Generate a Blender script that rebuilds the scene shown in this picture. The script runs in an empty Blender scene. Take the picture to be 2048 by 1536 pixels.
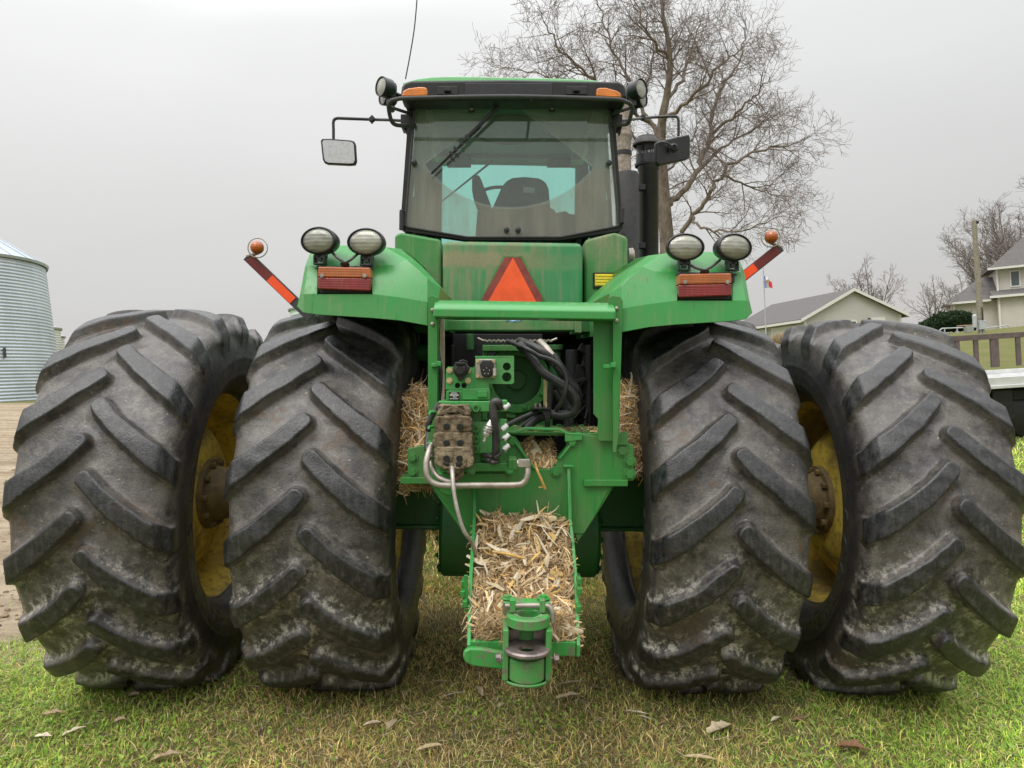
import bpy, math, random
import numpy as np
from mathutils import Vector, Matrix, Quaternion
random.seed(7); rng = np.random.default_rng(7)
C = bpy.context.scene.collection
R = math.radians
# ------------------------------------------------------------------ frames
F = 1479.0
CAM = Vector((0, 0, 1.55))
TILT = R(4.3)                      # the lawn under the tractor slopes down to the right
GM = Matrix.Translation(CAM) @ Matrix.Rotation(TILT, 4, 'Y') @ Matrix.Translation(-CAM)
CAMG = Matrix.Translation(CAM) @ Matrix.Rotation(R(90 - 0.70), 4, 'X') @ Matrix.Rotation(R(0.8), 4, 'Z')
CAMM = GM @ CAMG
TRG = Matrix.Translation((0.035, 3.95, 0)) @ Matrix.Rotation(R(0.97), 4, 'Z')
TR = GM @ TRG
def _ray(M, px, py):
    o = M.to_translation()
    v = (M.to_3x3() @ Vector(((px - 1024) / F, -(py - 768) / F, -1)))
    return o, v
TL = TR.inverted() @ CAMM
def L(px, py, d):                  # a point of the tractor, d metres ahead of its rear axle
    o, v = _ray(TL, px, py); t = (d - o.y) / v.y
    return o + v * t
def W(px, py, D):                  # a point of the world, D metres away
    o, v = _ray(CAMM, px, py); t = (D - o.y) / v.y
    return o + v * t
# ------------------------------------------------------------------ materials
def mat(name):
    m = bpy.data.materials.new(name); m.use_nodes = True
    nt = m.node_tree; nt.nodes.clear()
    return m, nt
def nd(nt, t, ins=None, **at):
    n = nt.nodes.new(t)
    for k, v in at.items(): setattr(n, k, v)
    for k, v in (ins or {}).items():
        s = n.inputs[k]
        if isinstance(v, bpy.types.NodeSocket): nt.links.new(v, s)
        else:
            if isinstance(v, (tuple, list)) and len(v) == 3 and s.type == 'RGBA': v = (*v, 1)
            s.default_value = v
    return n
def noise(nt, vec, scale, detail=4, rough=.6, dist=0.0):
    return nd(nt, 'ShaderNodeTexNoise', {'Vector': vec, 'Scale': scale, 'Detail': detail, 'Roughness': rough, 'Distortion': dist}).outputs['Fac']
def rampf(nt, f, a, b, lo=0.0, hi=1.0):
    return nd(nt, 'ShaderNodeMapRange', {'Value': f, 'From Min': a, 'From Max': b, 'To Min': lo, 'To Max': hi}, interpolation_type='SMOOTHSTEP').outputs[0]
def mixc(nt, f, a, b, mode='MIX'):
    n = nd(nt, 'ShaderNodeMix', data_type='RGBA', blend_type=mode)
    for i, v in ((0, f), (6, a), (7, b)):
        if isinstance(v, bpy.types.NodeSocket): nt.links.new(v, n.inputs[i])
        else: n.inputs[i].default_value = (*v, 1) if isinstance(v, (tuple, list)) and len(v) == 3 else v
    return n.outputs[2]
def mth(nt, op, a, b=0.0, c=None, clamp=False):
    ins = {0: a, 1: b}
    if c is not None: ins[2] = c
    n = nd(nt, 'ShaderNodeMath', ins, operation=op); n.use_clamp = clamp
    return n.outputs[0]
def mapv(nt, vec, scale):
    return nd(nt, 'ShaderNodeMapping', {'Vector': vec, 'Scale': scale}).outputs[0]
def bump(nt, h, strength, dist=.01):
    return nd(nt, 'ShaderNodeBump', {'Height': h, 'Strength': strength, 'Distance': dist}).outputs[0]
def out(nt, sh): nd(nt, 'ShaderNodeOutputMaterial', {'Surface': sh})
def princ(nt, **k):
    ins = {}
    for a, b in k.items(): ins[a.replace('_', ' ')] = b
    return nd(nt, 'ShaderNodeBsdfPrincipled', ins).outputs[0]
def objc(nt): return nd(nt, 'ShaderNodeTexCoord').outputs['Object']
def posn(nt): return nd(nt, 'ShaderNodeNewGeometry').outputs['Position']

def paint(name, base, dirt=.3, rough=.34, dust=(.26, .23, .15), streak=.3, worn=0.0, spec=.5):
    m, nt = mat(name); v = objc(nt)
    n1 = noise(nt, v, 3.0, 6, .65); n2 = noise(nt, mapv(nt, v, (38, 38, 2.2)), 1, 5, .6); n3 = noise(nt, v, 60, 4, .7)
    f = mth(nt, 'ADD', rampf(nt, n1, .42, .78, 0, dirt * 1.5), mth(nt, 'MULTIPLY', rampf(nt, n2, .5, .72), streak))
    f = mth(nt, 'MULTIPLY', f, rampf(nt, n3, .2, .62, .5, 1.1), clamp=True)
    f = mth(nt, 'ADD', f, dirt * .16, clamp=True)
    col = mixc(nt, rampf(nt, n1, .3, .7, 0, .35), base, tuple(c * .72 for c in base))
    col = mixc(nt, f, col, dust)
    dr = noise(nt, mapv(nt, v, (48, 48, 2.6)), 1.3, 3, .5); drf = mth(nt, 'MULTIPLY', rampf(nt, dr, .62, .67), rampf(nt, n1, .40, .55, 0, .42)); col = mixc(nt, drf, col, tuple(c * .42 for c in base))
    sp = noise(nt, v, 170, 2, .5); spf = rampf(nt, sp, .68, .74, 0, .5 * min(1, dirt * 2.5))
    col = mixc(nt, spf, col, (.10, .075, .05))
    if worn:
        w = rampf(nt, noise(nt, v, 24, 7, .8), .53, .59, 0, worn)
        col = mixc(nt, w, col, (.16, .12, .09))
    rg = rampf(nt, f, 0, .6, rough, .75)
    bp = bump(nt, n3, .06, .004)
    out(nt, princ(nt, Base_Color=col, Roughness=rg, Normal=bp, Specular_IOR_Level=spec))
    return m
def simple(name, base, rough=.5, metal=0.0, var=.3, sc=30, dust=0.0, dcol=(.2, .17, .12), bmp=.1, spec=.5, coat=0.0):
    m, nt = mat(name); v = objc(nt)
    n = noise(nt, v, sc, 5, .65)
    col = mixc(nt, rampf(nt, n, .3, .7), tuple(c * (1 - var) for c in base), tuple(min(1, c * (1 + var)) for c in base))
    if dust:
        col = mixc(nt, rampf(nt, noise(nt, v, sc * .3, 6, .7), .35, .7, 0, dust), col, dcol)
    out(nt, princ(nt, Base_Color=col, Roughness=rampf(nt, n, .3, .7, rough * .85, min(1, rough * 1.15)), Metallic=metal, Specular_IOR_Level=spec, Coat_Weight=coat, Normal=bump(nt, n, bmp, .003)))
    return m
GREEN = (.034, .285, .060)
M = {}
M['green'] = paint('green_paint', GREEN, .20, .30, streak=.22)
M['green_dirty'] = paint('green_paint_dusty', (.022, .215, .040), .42, .42, streak=.4)
M['green_frame'] = paint('green_frame_paint', (.024, .215, .036), .26, .40, dust=(.20, .18, .10), streak=.28)
M['green_worn'] = paint('green_worn_paint', (.026, .290, .05), .34, .42, worn=.8)
M['green_shade'] = paint('green_shaded_housing_paint', (.011, .135, .027), .30, .5, dust=(.10, .10, .06))  # darker copy of the green, shade inside the frame put into the colour
def tankmat():
    m, nt = mat('dust_banded_tank_panel'); v = objc(nt); sp = nd(nt, 'ShaderNodeSeparateXYZ', {0: v}); X, Z = sp.outputs[0], sp.outputs[2]
    zt = 1.55 + 270 / F * 4.3; n = noise(nt, v, 7, 6, .7); st = noise(nt, mapv(nt, v, (30, 30, 1.6)), 1, 6, .65); n3 = noise(nt, v, 70, 4, .7)
    h = mth(nt, 'ADD', mth(nt, 'SUBTRACT', zt, Z), mth(nt, 'MULTIPLY', mth(nt, 'SUBTRACT', st, .5), .10))
    band = mth(nt, 'MULTIPLY', rampf(nt, h, .04, .10), rampf(nt, h, .19, .15)); left = rampf(nt, X, .30, -.05, .25, 1.0)
    top = mth(nt, 'MULTIPLY', rampf(nt, h, .14, .05), rampf(nt, n, .42, .60, .05, .75))
    f = mth(nt, 'MAXIMUM', mth(nt, 'MULTIPLY', band, left), mth(nt, 'MULTIPLY', top, rampf(nt, X, .25, .05, .2, 1)))
    f = mth(nt, 'MAXIMUM', mth(nt, 'MULTIPLY', f, .80), mth(nt, 'MULTIPLY', rampf(nt, st, .42, .64, .10, .62), rampf(nt, X, .42, .10, .15, 1)))
    f = mth(nt, 'MULTIPLY', f, rampf(nt, n3, .2, .6, .7, 1.1), clamp=True)
    g = mixc(nt, rampf(nt, n, .4, .7), (.030, .235, .085), (.025, .19, .06))
    out(nt, princ(nt, Base_Color=mixc(nt, f, g, mixc(nt, n, (.36, .28, .17), (.20, .18, .10))), Roughness=rampf(nt, f, 0, .6, .34, .75), Normal=bump(nt, n3, .05, .003)))
    return m
M['tank_panel'] = tankmat()
M['dusty_cream'] = simple('dust_caked_panel', (.30, .27, .18), .8, var=.25, sc=14)
M['yellow'] = None
M['black'] = simple('black_plastic', (.010, .010, .011), .42, var=.25, sc=40, dust=.16, dcol=(.06, .054, .045), spec=.4)
M['black_clean'] = simple('black_satin_metal', (.014, .014, .017), .38, var=.2, sc=60, dust=.12, dcol=(.08, .08, .08))
M['dark'] = simple('dark_machinery', (.006, .006, .008), .7, var=.5, sc=12, dust=.2, dcol=(.016, .013, .010))  # near-black: the deep shade among the machinery is put into the colour
M['hose'] = simple('black_hose', (.02, .02, .022), .42, var=.3, sc=50, dust=.3, dcol=(.10, .09, .08))
M['steel'] = simple('dusty_steel_pipe', (.36, .33, .29), .42, .55, var=.25, sc=25, dust=.5, dcol=(.33, .27, .2))
M['bright_steel'] = simple('zinc_steel', (.55, .54, .52), .35, .8, var=.15, sc=60)
M['worn_steel'] = simple('worn_bare_steel', (.24, .20, .19), .42, .6, var=.45, sc=22, dust=.4, dcol=(.17, .11, .08))
M['bolt_gold'] = simple('yellow_zinc', (.55, .46, .25), .4, .6, var=.15)
M['rust'] = simple('rusty_exhaust', (.30, .25, .21), .8, .1, var=.35, sc=35, dust=.7, dcol=(.11, .07, .05), bmp=.3)
M['muffler'] = simple('heat_dulled_muffler', (.045, .045, .048), .62, .2, var=.3, sc=20, dust=.3, dcol=(.1, .09, .08))
M['seat'] = simple('grey_seat_cloth', (.05, .05, .055), .85, var=.25, sc=80)
M['trim'] = simple('cab_lining', (.36, .37, .35), .8, var=.15, sc=12)
M['label_white'] = simple('sticker_white', (.6, .6, .58), .5, var=.15)
M['label_black'] = simple('sticker_black', (.01, .01, .01), .4, var=.15)
M['yellow_reflector'] = simple('yellow_reflector', (.78, .60, .03), .35, var=.08, sc=50, coat=.3)
M['cloth_tie'] = simple('blue_white_tie', (.35, .55, .75), .7)
# mud
m, nt = mat('dried_mud'); v = objc(nt)
vo = nd(nt, 'ShaderNodeTexVoronoi', {'Vector': v, 'Scale': 34.0, 'Randomness': 1.0}, feature='DISTANCE_TO_EDGE').outputs['Distance']
vo = mth(nt, 'ADD', vo, mth(nt, 'MULTIPLY', noise(nt, v, 40, 5), .06))
n = noise(nt, v, 22, 7, .7); n2 = noise(nt, v, 5.5, 3)
col = mixc(nt, rampf(nt, n, .3, .7), (.085, .062, .040), (.20, .155, .098))
col = mixc(nt, rampf(nt, n2, .42, .62, 0, .75), col, (.29, .235, .155))
col = mixc(nt, rampf(nt, vo, .025, .055, 1, 0), col, (.07, .05, .032))
out(nt, princ(nt, Base_Color=col, Roughness=.92, Specular_IOR_Level=.15, Normal=bump(nt, mth(nt, 'ADD', mth(nt, 'MULTIPLY', n, .5), rampf(nt, vo, 0, .07)), .8, .006)))
M['mud'] = m
# wheel paint
m, nt = mat('wheel_yellow'); v = posn(nt); n = noise(nt, v, 7, 8, .72); n2 = noise(nt, v, 26, 6, .7)
col = mixc(nt, rampf(nt, n, .42, .66), (.82, .63, .09), (.52, .38, .08))
col = mixc(nt, rampf(nt, n2, .49, .68, 0, .7), col, (.20, .14, .07))
col = mixc(nt, rampf(nt, noise(nt, v, 2.6, 4), .48, .62, 0, .7), col, (.15, .105, .06))
out(nt, princ(nt, Base_Color=col, Roughness=rampf(nt, n2, .3, .7, .36, .8), Normal=bump(nt, n2, .25, .004)))
M['yellow'] = m
# rubber
m, nt = mat('tyre_rubber'); v = posn(nt)
lug = nd(nt, 'ShaderNodeAttribute', attribute_name='lug').outputs['Fac']
side = nd(nt, 'ShaderNodeAttribute', attribute_name='side').outputs['Fac']
base_h = nd(nt, 'ShaderNodeAttribute', attribute_name='low').outputs['Fac']
n1 = noise(nt, v, 4.0, 8, .68); n2 = noise(nt, v, 28, 7, .72); n3 = noise(nt, v, 120, 4, .7)
st = noise(nt, mapv(nt, v, (60, 60, 9)), 1, 4, .65)
n9 = noise(nt, v, 11, 7, .75); dusty = mixc(nt, rampf(nt, n1, .38, .62), (.030, .029, .029), (.085, .078, .070)); dusty = mixc(nt, rampf(nt, n9, .45, .60), dusty, (.125, .112, .096)); dusty = mixc(nt, rampf(nt, n9, .47, .36, 0, .85), dusty, (.018, .017, .018))
dusty = mixc(nt, rampf(nt, n2, .46, .66, 0, .7), dusty, (.045, .040, .036))
pale = mth(nt, 'MULTIPLY', rampf(nt, n2, .46, .60), rampf(nt, base_h, .12, .75, 0.08, 1.0))
pale = mth(nt, 'MULTIPLY', pale, rampf(nt, n1, .36, .56, .15, 1.0))
foot = mth(nt, 'ADD', mth(nt, 'MULTIPLY', rampf(nt, lug, .01, .10), rampf(nt, lug, .75, .35)), .38, clamp=True); pale = mth(nt, 'MULTIPLY', pale, foot)
dusty = mixc(nt, pale, dusty, (.56, .53, .46))
dusty = mixc(nt, rampf(nt, n3, .40, .64, .0, .45), dusty, (.045, .040, .036)); dusty = mixc(nt, rampf(nt, noise(nt, v, 75, 3, .6), .66, .72, 0, .8), dusty, (.36, .30, .20))
mudp = mth(nt, 'MULTIPLY', rampf(nt, noise(nt, v, 2.3, 5, .7), .56, .64), rampf(nt, n2, .44, .56)); dusty = mixc(nt, mudp, dusty, (.085, .055, .034))
lugc = mixc(nt, rampf(nt, st, .45, .72, 0, .75), (.010, .011, .013), (.048, .050, .053))
lugc = mixc(nt, mth(nt, 'MULTIPLY', rampf(nt, n2, .56, .66), rampf(nt, base_h, .2, 1.0, .1, .6)), lugc, (.20, .18, .15))
lf = mth(nt, 'MULTIPLY', rampf(nt, lug, .62, .97), rampf(nt, n2, .25, .6, 1.15, .8), clamp=True)
col = mixc(nt, lf, dusty, lugc)
sidec = mixc(nt, rampf(nt, n1, .4, .66), (.020, .020, .022), (.050, .046, .042))
col = mixc(nt, side, col, sidec)
rg = mth(nt, 'ADD', rampf(nt, n2, .3, .7, .27, .50), mth(nt, 'MULTIPLY', rampf(nt, lug, .6, .9), -.03))
bh = mth(nt, 'ADD', mth(nt, 'MULTIPLY', n2, .9), mth(nt, 'MULTIPLY', n3, .40))
out(nt, princ(nt, Base_Color=col, Roughness=rg, Specular_IOR_Level=.65, Normal=bump(nt, bh, .55, .007)))
M['rubber'] = m
# lenses and reflectors
def lens(name, base, base2=None, split=None, rib=(600, 1, 600), em=0.0, rough=.22):
    m, nt = mat(name); v = objc(nt)
    wv = nd(nt, 'ShaderNodeTexWave', {'Vector': v, 'Scale': rib[0] / 20.0, 'Distortion': .2}, bands_direction='X').outputs['Fac']
    wz = nd(nt, 'ShaderNodeTexWave', {'Vector': v, 'Scale': rib[2] / 20.0, 'Distortion': .2}, bands_direction='Z').outputs['Fac']
    n = noise(nt, v, 14, 5, .6)
    col = mixc(nt, rampf(nt, n, .3, .7), base, tuple(c * .7 for c in base))
    nn = noise(nt, mapv(nt, v, (60, 60, 8)), 1, 5, .7)
    col = mixc(nt, rampf(nt, nn, .5, .75, 0, .35), col, (.16, .12, .09))
    col = mixc(nt, mth(nt, 'MULTIPLY', wv, .22), col, tuple(c * .5 for c in base))
    out(nt, princ(nt, Base_Color=col, Roughness=rough, Coat_Weight=.4, Normal=bump(nt, mth(nt, 'ADD', wv, wz), .25, .002)))
    return m
M['amber'] = lens('amber_lens', (.46, .095, .006))
M['amber_bright'] = lens('bright_amber_lens', (.80, .22, .012))
M['amber_dusty'] = lens('dusty_amber_lens', (.46, .125, .025), rough=.4)
M['red'] = lens('red_lens', (.26, .02, .02), rough=.35)
M['orange_tape'] = simple('orange_reflective_tape', (.95, .085, .012), .4, var=.06, sc=8, dust=.08)
M['red_tape'] = simple('dark_red_reflective_tape', (.15, .018, .014), .35, var=.15, sc=14)
M['fluoro'] = simple('fluorescent_orange_triangle', (.92, .10, .018), .5, var=.10, sc=14, dust=.25, dcol=(.6, .14, .05))
M['maroon'] = simple('red_reflective_border', (.24, .035, .025), .45, var=.2, sc=18, dust=.3, dcol=(.15, .10, .07))
m, nt = mat('work_lamp_glass'); v = objc(nt)
wv = nd(nt, 'ShaderNodeTexWave', {'Vector': v, 'Scale': 60.0, 'Distortion': .3}, bands_direction='X').outputs['Fac']
wz = nd(nt, 'ShaderNodeTexWave', {'Vector': v, 'Scale': 20.0, 'Distortion': .6}, bands_direction='Z').outputs['Fac']
n = noise(nt, mapv(nt, v, (7, 7, 22)), 1, 3)
col = mixc(nt, rampf(nt, n, .35, .65), (.21, .21, .175), (.38, .38, .32))
col = mixc(nt, mth(nt, 'MULTIPLY', wv, .22), col, (.16, .16, .135))
out(nt, princ(nt, Base_Color=col, Roughness=.18, Metallic=.25, Coat_Weight=.5, Normal=bump(nt, mth(nt, 'ADD', wv, wz), .3, .002)))
M['lamp'] = m
# glass
def glassm(name, tint, dust, dcol, pivot=None, rad=.7):
    m, nt = mat(name); v = objc(nt)
    tr = nd(nt, 'ShaderNodeBsdfTransparent', {'Color': tint}).outputs[0]
    n = noise(nt, mapv(nt, v, (9, 9, 2)), 1, 6, .6); n2 = noise(nt, v, 45, 5, .7)
    f = mth(nt, 'MULTIPLY', rampf(nt, n, .3, .7, .7, 1.15), dust)
    dc = dcol
    if pivot is not None:
        dv = nd(nt, 'ShaderNodeVectorMath', {0: v, 1: tuple(pivot)}, operation='SUBTRACT').outputs[0]
        sp = nd(nt, 'ShaderNodeSeparateXYZ', {0: dv})
        x, z = sp.outputs[0], sp.outputs[2]
        dist = mth(nt, 'SQRT', mth(nt, 'ADD', mth(nt, 'MULTIPLY', x, x), mth(nt, 'MULTIPLY', z, z)))
        ang = mth(nt, 'DIVIDE', mth(nt, 'ABSOLUTE', x), mth(nt, 'MAXIMUM', mth(nt, 'MULTIPLY', z, -1), .01))
        inside = mth(nt, 'MULTIPLY', rampf(nt, dist, rad, rad - .015), rampf(nt, ang, 1.32, 1.26))
        below = mth(nt, 'MULTIPLY', rampf(nt, dist, rad - .004, rad + .01), rampf(nt, z, -.34, -.52))
        f = mth(nt, 'MULTIPLY', f, mth(nt, 'SUBTRACT', 1.0, mth(nt, 'MULTIPLY', inside, .62)))
        f = mth(nt, 'ADD', f, mth(nt, 'MULTIPLY', below, rampf(nt, n, .3, .7, .04, .17)), clamp=True)
        edge = mth(nt, 'MULTIPLY', rampf(nt, mth(nt, 'ABSOLUTE', mth(nt, 'SUBTRACT', dist, rad)), .010, .002), rampf(nt, ang, 1.4, 1.3))
        edge2 = mth(nt, 'MULTIPLY', rampf(nt, mth(nt, 'ABSOLUTE', mth(nt, 'SUBTRACT', ang, 1.30)), .022, .004), rampf(nt, dist, rad, rad - .02))
        f = mth(nt, 'ADD', f, mth(nt, 'MULTIPLY', mth(nt, 'ADD', mth(nt, 'MULTIPLY', edge, .35), edge2), .30), clamp=True)
        dc = mixc(nt, below, dcol, (.35, .33, .26))
    df = nd(nt, 'ShaderNodeBsdfDiffuse', {'Color': dc}).outputs[0]
    mx = nd(nt, 'ShaderNodeMixShader', {0: f, 1: tr, 2: df}).outputs[0]
    gl = nd(nt, 'ShaderNodeBsdfGlossy', {'Color': (1, 1, 1), 'Roughness': .03}).outputs[0]
    fr = nd(nt, 'ShaderNodeFresnel', {'IOR': 1.5}).outputs[0]
    out(nt, nd(nt, 'ShaderNodeMixShader', {0: mth(nt, 'MULTIPLY', fr, 1.3), 1: mx, 2: gl}).outputs[0])
    return m
M['windshield'] = glassm('teal_windscreen_glass', (.66, .98, .92), .04, (.3, .3, .25))
M['side_glass'] = glassm('dusty_side_glass', (.30, .42, .38), .40, (.24, .24, .19))
m, nt = mat('mirror_glass'); v = objc(nt)
out(nt, princ(nt, Base_Color=mixc(nt, rampf(nt, noise(nt, v, 60, 4), .40, .70), (.60, .60, .58), (.50, .50, .48)), Metallic=1.0, Roughness=.10))
M['mirror'] = m
m, nt = mat('clear_bowl'); out(nt, nd(nt, 'ShaderNodeMixShader', {0: .35, 1: nd(nt, 'ShaderNodeBsdfTransparent', {'Color': (.75, .75, .75)}).outputs[0], 2: princ(nt, Base_Color=(.03, .03, .03), Roughness=.15)}).outputs[0])
M['bowl'] = m
# coloured-by-attribute dry matter / grass
def attrm(name, rough=.7, trans=.25, spec=.3):
    m, nt = mat(name)
    c = nd(nt, 'ShaderNodeAttribute', attribute_name='Col').outputs['Color']
    d = princ(nt, Base_Color=c, Roughness=rough, Specular_IOR_Level=spec)
    t = nd(nt, 'ShaderNodeBsdfTranslucent', {'Color': c}).outputs[0]
    out(nt, nd(nt, 'ShaderNodeMixShader', {0: trans, 1: d, 2: t}).outputs[0])
    return m
M['straw'] = attrm('dry_corn_leaf', .65, .15)
M['grass'] = attrm('grass_blade', .5, .35)
# ------------------------------------------------------------------ mesh builder
class MB:
    def __init__(s): s.v = []; s.f = []; s.m = []; s.mi = 0
    def add(s, vs, fs):
        o = len(s.v); s.v += [tuple(p) for p in vs]; s.f += [tuple(i + o for i in f) for f in fs]; s.m += [s.mi] * len(fs); return s
    def box(s, c, sz, mx=None):
        x, y, z = (a / 2 for a in sz)
        vs = [Vector((i, j, k)) for i in (-x, x) for j in (-y, y) for k in (-z, z)]
        if mx is not None: vs = [mx @ p for p in vs]
        vs = [p + Vector(c) for p in vs]
        return s.add(vs, [(0, 1, 3, 2), (4, 6, 7, 5), (0, 4, 5, 1), (2, 3, 7, 6), (0, 2, 6, 4), (1, 5, 7, 3)])
    def prism(s, pts, ext):
        n = len(pts); pts = [Vector(p) for p in pts]; e = Vector(ext)
        nrm = Vector((0, 0, 0))
        for i in range(n): nrm += pts[i].cross(pts[(i + 1) % n])
        if nrm.dot(e) > 0: pts = pts[::-1]
        vs = pts + [p + e for p in pts]
        return s.add(vs, [tuple(range(n)), tuple(range(2 * n - 1, n - 1, -1))] + [(i, i + n, (i + 1) % n + n, (i + 1) % n) for i in range(n)])
    def pp(s, poly, d0, d1):       # polygon given by where it is seen, d0..d1 metres along the tractor
        return s.prism([L(x, y, d0) for x, y in poly], (0, d1 - d0, 0))
    def bp(s, x0, y0, x1, y1, d0, d1): return s.pp([(x0, y0), (x1, y0), (x1, y1), (x0, y1)], d0, d1)
    def tube(s, path, r, n=10, caps=True):
        path = [Vector(p) for p in path]; k = len(path)
        rs = r if isinstance(r, (list, tuple)) else [r] * k
        vs = []; up = None
        for i, p in enumerate(path):
            t = (path[min(i + 1, k - 1)] - path[max(i - 1, 0)])
            if t.length < 1e-9: t = Vector((0, 0, 1))
            t.normalize()
            if up is None:
                up = t.cross(Vector((0.3, 0.2, 1))); 
                if up.length < .1: up = t.cross(Vector((1, 0, 0)))
            up = (up - t * up.dot(t)); up.normalize(); w = t.cross(up)
            for j in range(n):
                a = 2 * math.pi * j / n; vs.append(p + (up * math.cos(a) + w * math.sin(a)) * rs[i])
        fs = [(i * n + j, i * n + (j + 1) % n, (i + 1) * n + (j + 1) % n, (i + 1) * n + j) for i in range(k - 1) for j in range(n)]
        if caps: fs += [tuple(range(n - 1, -1, -1)), tuple((k - 1) * n + j for j in range(n))]
        return s.add(vs, fs)
    def lathe(s, prof, c, ax=(1, 0, 0), n=48, sc=None, close=False):  # prof: (along axis, radius)
        ax = Vector(ax).normalized(); q = Vector((1, 0, 0)).rotation_difference(ax)
        vs = []
        for x, r in prof:
            for j in range(n):
                a = 2 * math.pi * j / n; p = Vector((x, r * math.cos(a), r * math.sin(a)))
                if sc: p = Vector((p.x * sc[0], p.y * sc[1], p.z * sc[2]))
                vs.append(q @ p + Vector(c))
        k = len(prof)
        fs = [(i * n + j, (i + 1) * n + j, (i + 1) * n + (j + 1) % n, i * n + (j + 1) % n) for i in range(k - 1) for j in range(n)]
        if prof[0][1] > 1e-5: fs.append(tuple(range(n))) if close else None
        if prof[-1][1] > 1e-5 and close: fs.append(tuple((k - 1) * n + j for j in range(n - 1, -1, -1)))
        return s.add(vs, fs)
    def bolt(s, p, r=.012, h=.01, ax=(0, -1, 0), washer=True):
        a = Vector(ax).normalized(); p = Vector(p)
        if washer: s.lathe([(0, r * 1.45), (.003, r * 1.45), (.003, 0)], p, a, 16)
        s.lathe([(0, r), (h, r * .96), (h, 0)], p, a, 6)
        return s
    def ell(s, c, r, n=16, m=10, mx=None, amp=0.0):
        vs = []
        for i in range(m + 1):
            t = math.pi * i / m
            for j in range(n):
                a = 2 * math.pi * j / n
                k = 1 + random.uniform(-amp, amp)
                p = Vector((r[0] * math.sin(t) * math.cos(a) * k, r[1] * math.sin(t) * math.sin(a) * k, r[2] * math.cos(t)))
                if mx is not None: p = mx @ p
                vs.append(p + Vector(c))
        return s.add(vs, [(i * n + j, (i + 1) * n + j, (i + 1) * n + (j + 1) % n, i * n + (j + 1) % n) for i in range(m) for j in range(n)])
    def build(s, name, mats, parent=None, bevel=0.0, seg=2, ang=35, flat=False, sub=0):
        me = bpy.data.meshes.new(name); me.from_pydata(s.v, [], s.f); me.validate(verbose=False)
        ml = mats if isinstance(mats, (list, tuple)) else [mats]
        for q in ml: me.materials.append(q)
        if len(ml) > 1 and len(me.polygons) == len(s.m): me.polygons.foreach_set('material_index', s.m)
        if not flat:
            me.polygons.foreach_set('use_smooth', [True] * len(me.polygons))
            me.set_sharp_from_angle(angle=R(ang))
        o = bpy.data.objects.new(name, me); C.objects.link(o)
        if parent is not None: o.parent = parent
        if bevel:
            b = o.modifiers.new('bevel', 'BEVEL'); b.width = bevel; b.segments = seg; b.limit_method = 'ANGLE'; b.angle_limit = R(30); b.harden_normals = True
        if sub:
            b = o.modifiers.new('sub', 'SUBSURF'); b.levels = sub; b.render_levels = sub
        return o
def tag(o, label=None, cat=None, group=None, kind=None):
    for k, v in (('label', label), ('category', cat), ('group', group), ('kind', kind)):
        if v: o[k] = v
    return o
def thing(name, label, cat, loc=(0, 0, 0), group=None, rotz=0):
    o = bpy.data.objects.new(name, None); C.objects.link(o); o.location = loc; o.rotation_euler = (0, 0, rotz)
    return tag(o, label, cat, group)
def fastmesh(name, V, Fq, mat_, cols=None, parent=None, smooth=False, k=4):
    me = bpy.data.meshes.new(name); V = np.asarray(V, dtype=np.float32); Fq = np.asarray(Fq, dtype=np.int32)
    me.vertices.add(len(V)); me.vertices.foreach_set('co', V.ravel())
    me.loops.add(Fq.size); me.loops.foreach_set('vertex_index', Fq.ravel())
    me.polygons.add(len(Fq)); me.polygons.foreach_set('loop_start', np.arange(0, Fq.size, k, dtype=np.int32))
    me.polygons.foreach_set('use_smooth', np.full(len(Fq), smooth))
    me.update(calc_edges=True)
    if cols is not None:
        a = me.color_attributes.new('Col', 'FLOAT_COLOR', 'POINT'); c4 = np.ones((len(V), 4), np.float32); c4[:, :3] = cols
        a.data.foreach_set('color', c4.ravel())
    me.materials.append(mat_)
    o = bpy.data.objects.new(name, me); C.objects.link(o)
    if parent: o.parent = parent
    return o
def curve(pts, n=6):               # smooth path through points
    P = [Vector(p) for p in pts]; P = [P[0] * 2 - P[1]] + P + [P[-1] * 2 - P[-2]]; o = []
    for i in range(1, len(P) - 2):
        for j in range(n):
            t = j / n; a, b, c, d = P[i - 1:i + 3]
            o.append(.5 * (2 * b + (c - a) * t + (2 * a - 5 * b + 4 * c - d) * t * t + (3 * b - a - 3 * c + d) * t ** 3))
    return o + [P[-2]]
# ------------------------------------------------------------------ tyres
NL = 19; RT = .912; ZC = .90
def text_mesh(ch, size, ext):
    cu = bpy.data.curves.new('t', 'FONT'); cu.body = ch; cu.size = size; cu.extrude = ext; cu.offset = -.0 ; cu.align_x = 'CENTER'; cu.resolution_u = 3
    o = bpy.data.objects.new('t', cu); C.objects.link(o); dg = bpy.context.evaluated_depsgraph_get()
    me = o.evaluated_get(dg).to_mesh(); vs = [v.co.copy() for v in me.vertices]; fs = [tuple(p.vertices) for p in me.polygons]
    o.evaluated_get(dg).to_mesh_clear(); bpy.data.objects.remove(o); bpy.data.curves.remove(cu)
    return vs, fs
HALF = [(0, .912), (.08, .912), (.16, .909), (.23, .902), (.285, .888), (.318, .862), (.332, .820), (.342, .77), (.347, .72), (.343, .665), (.328, .615), (.300, .572), (.268, .548), (.245, .540), (.236, .530)]
def ss(x, a, b):
    t = np.clip((x - a) / (b - a), 0, 1); return t * t * (3 - 2 * t)
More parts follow.
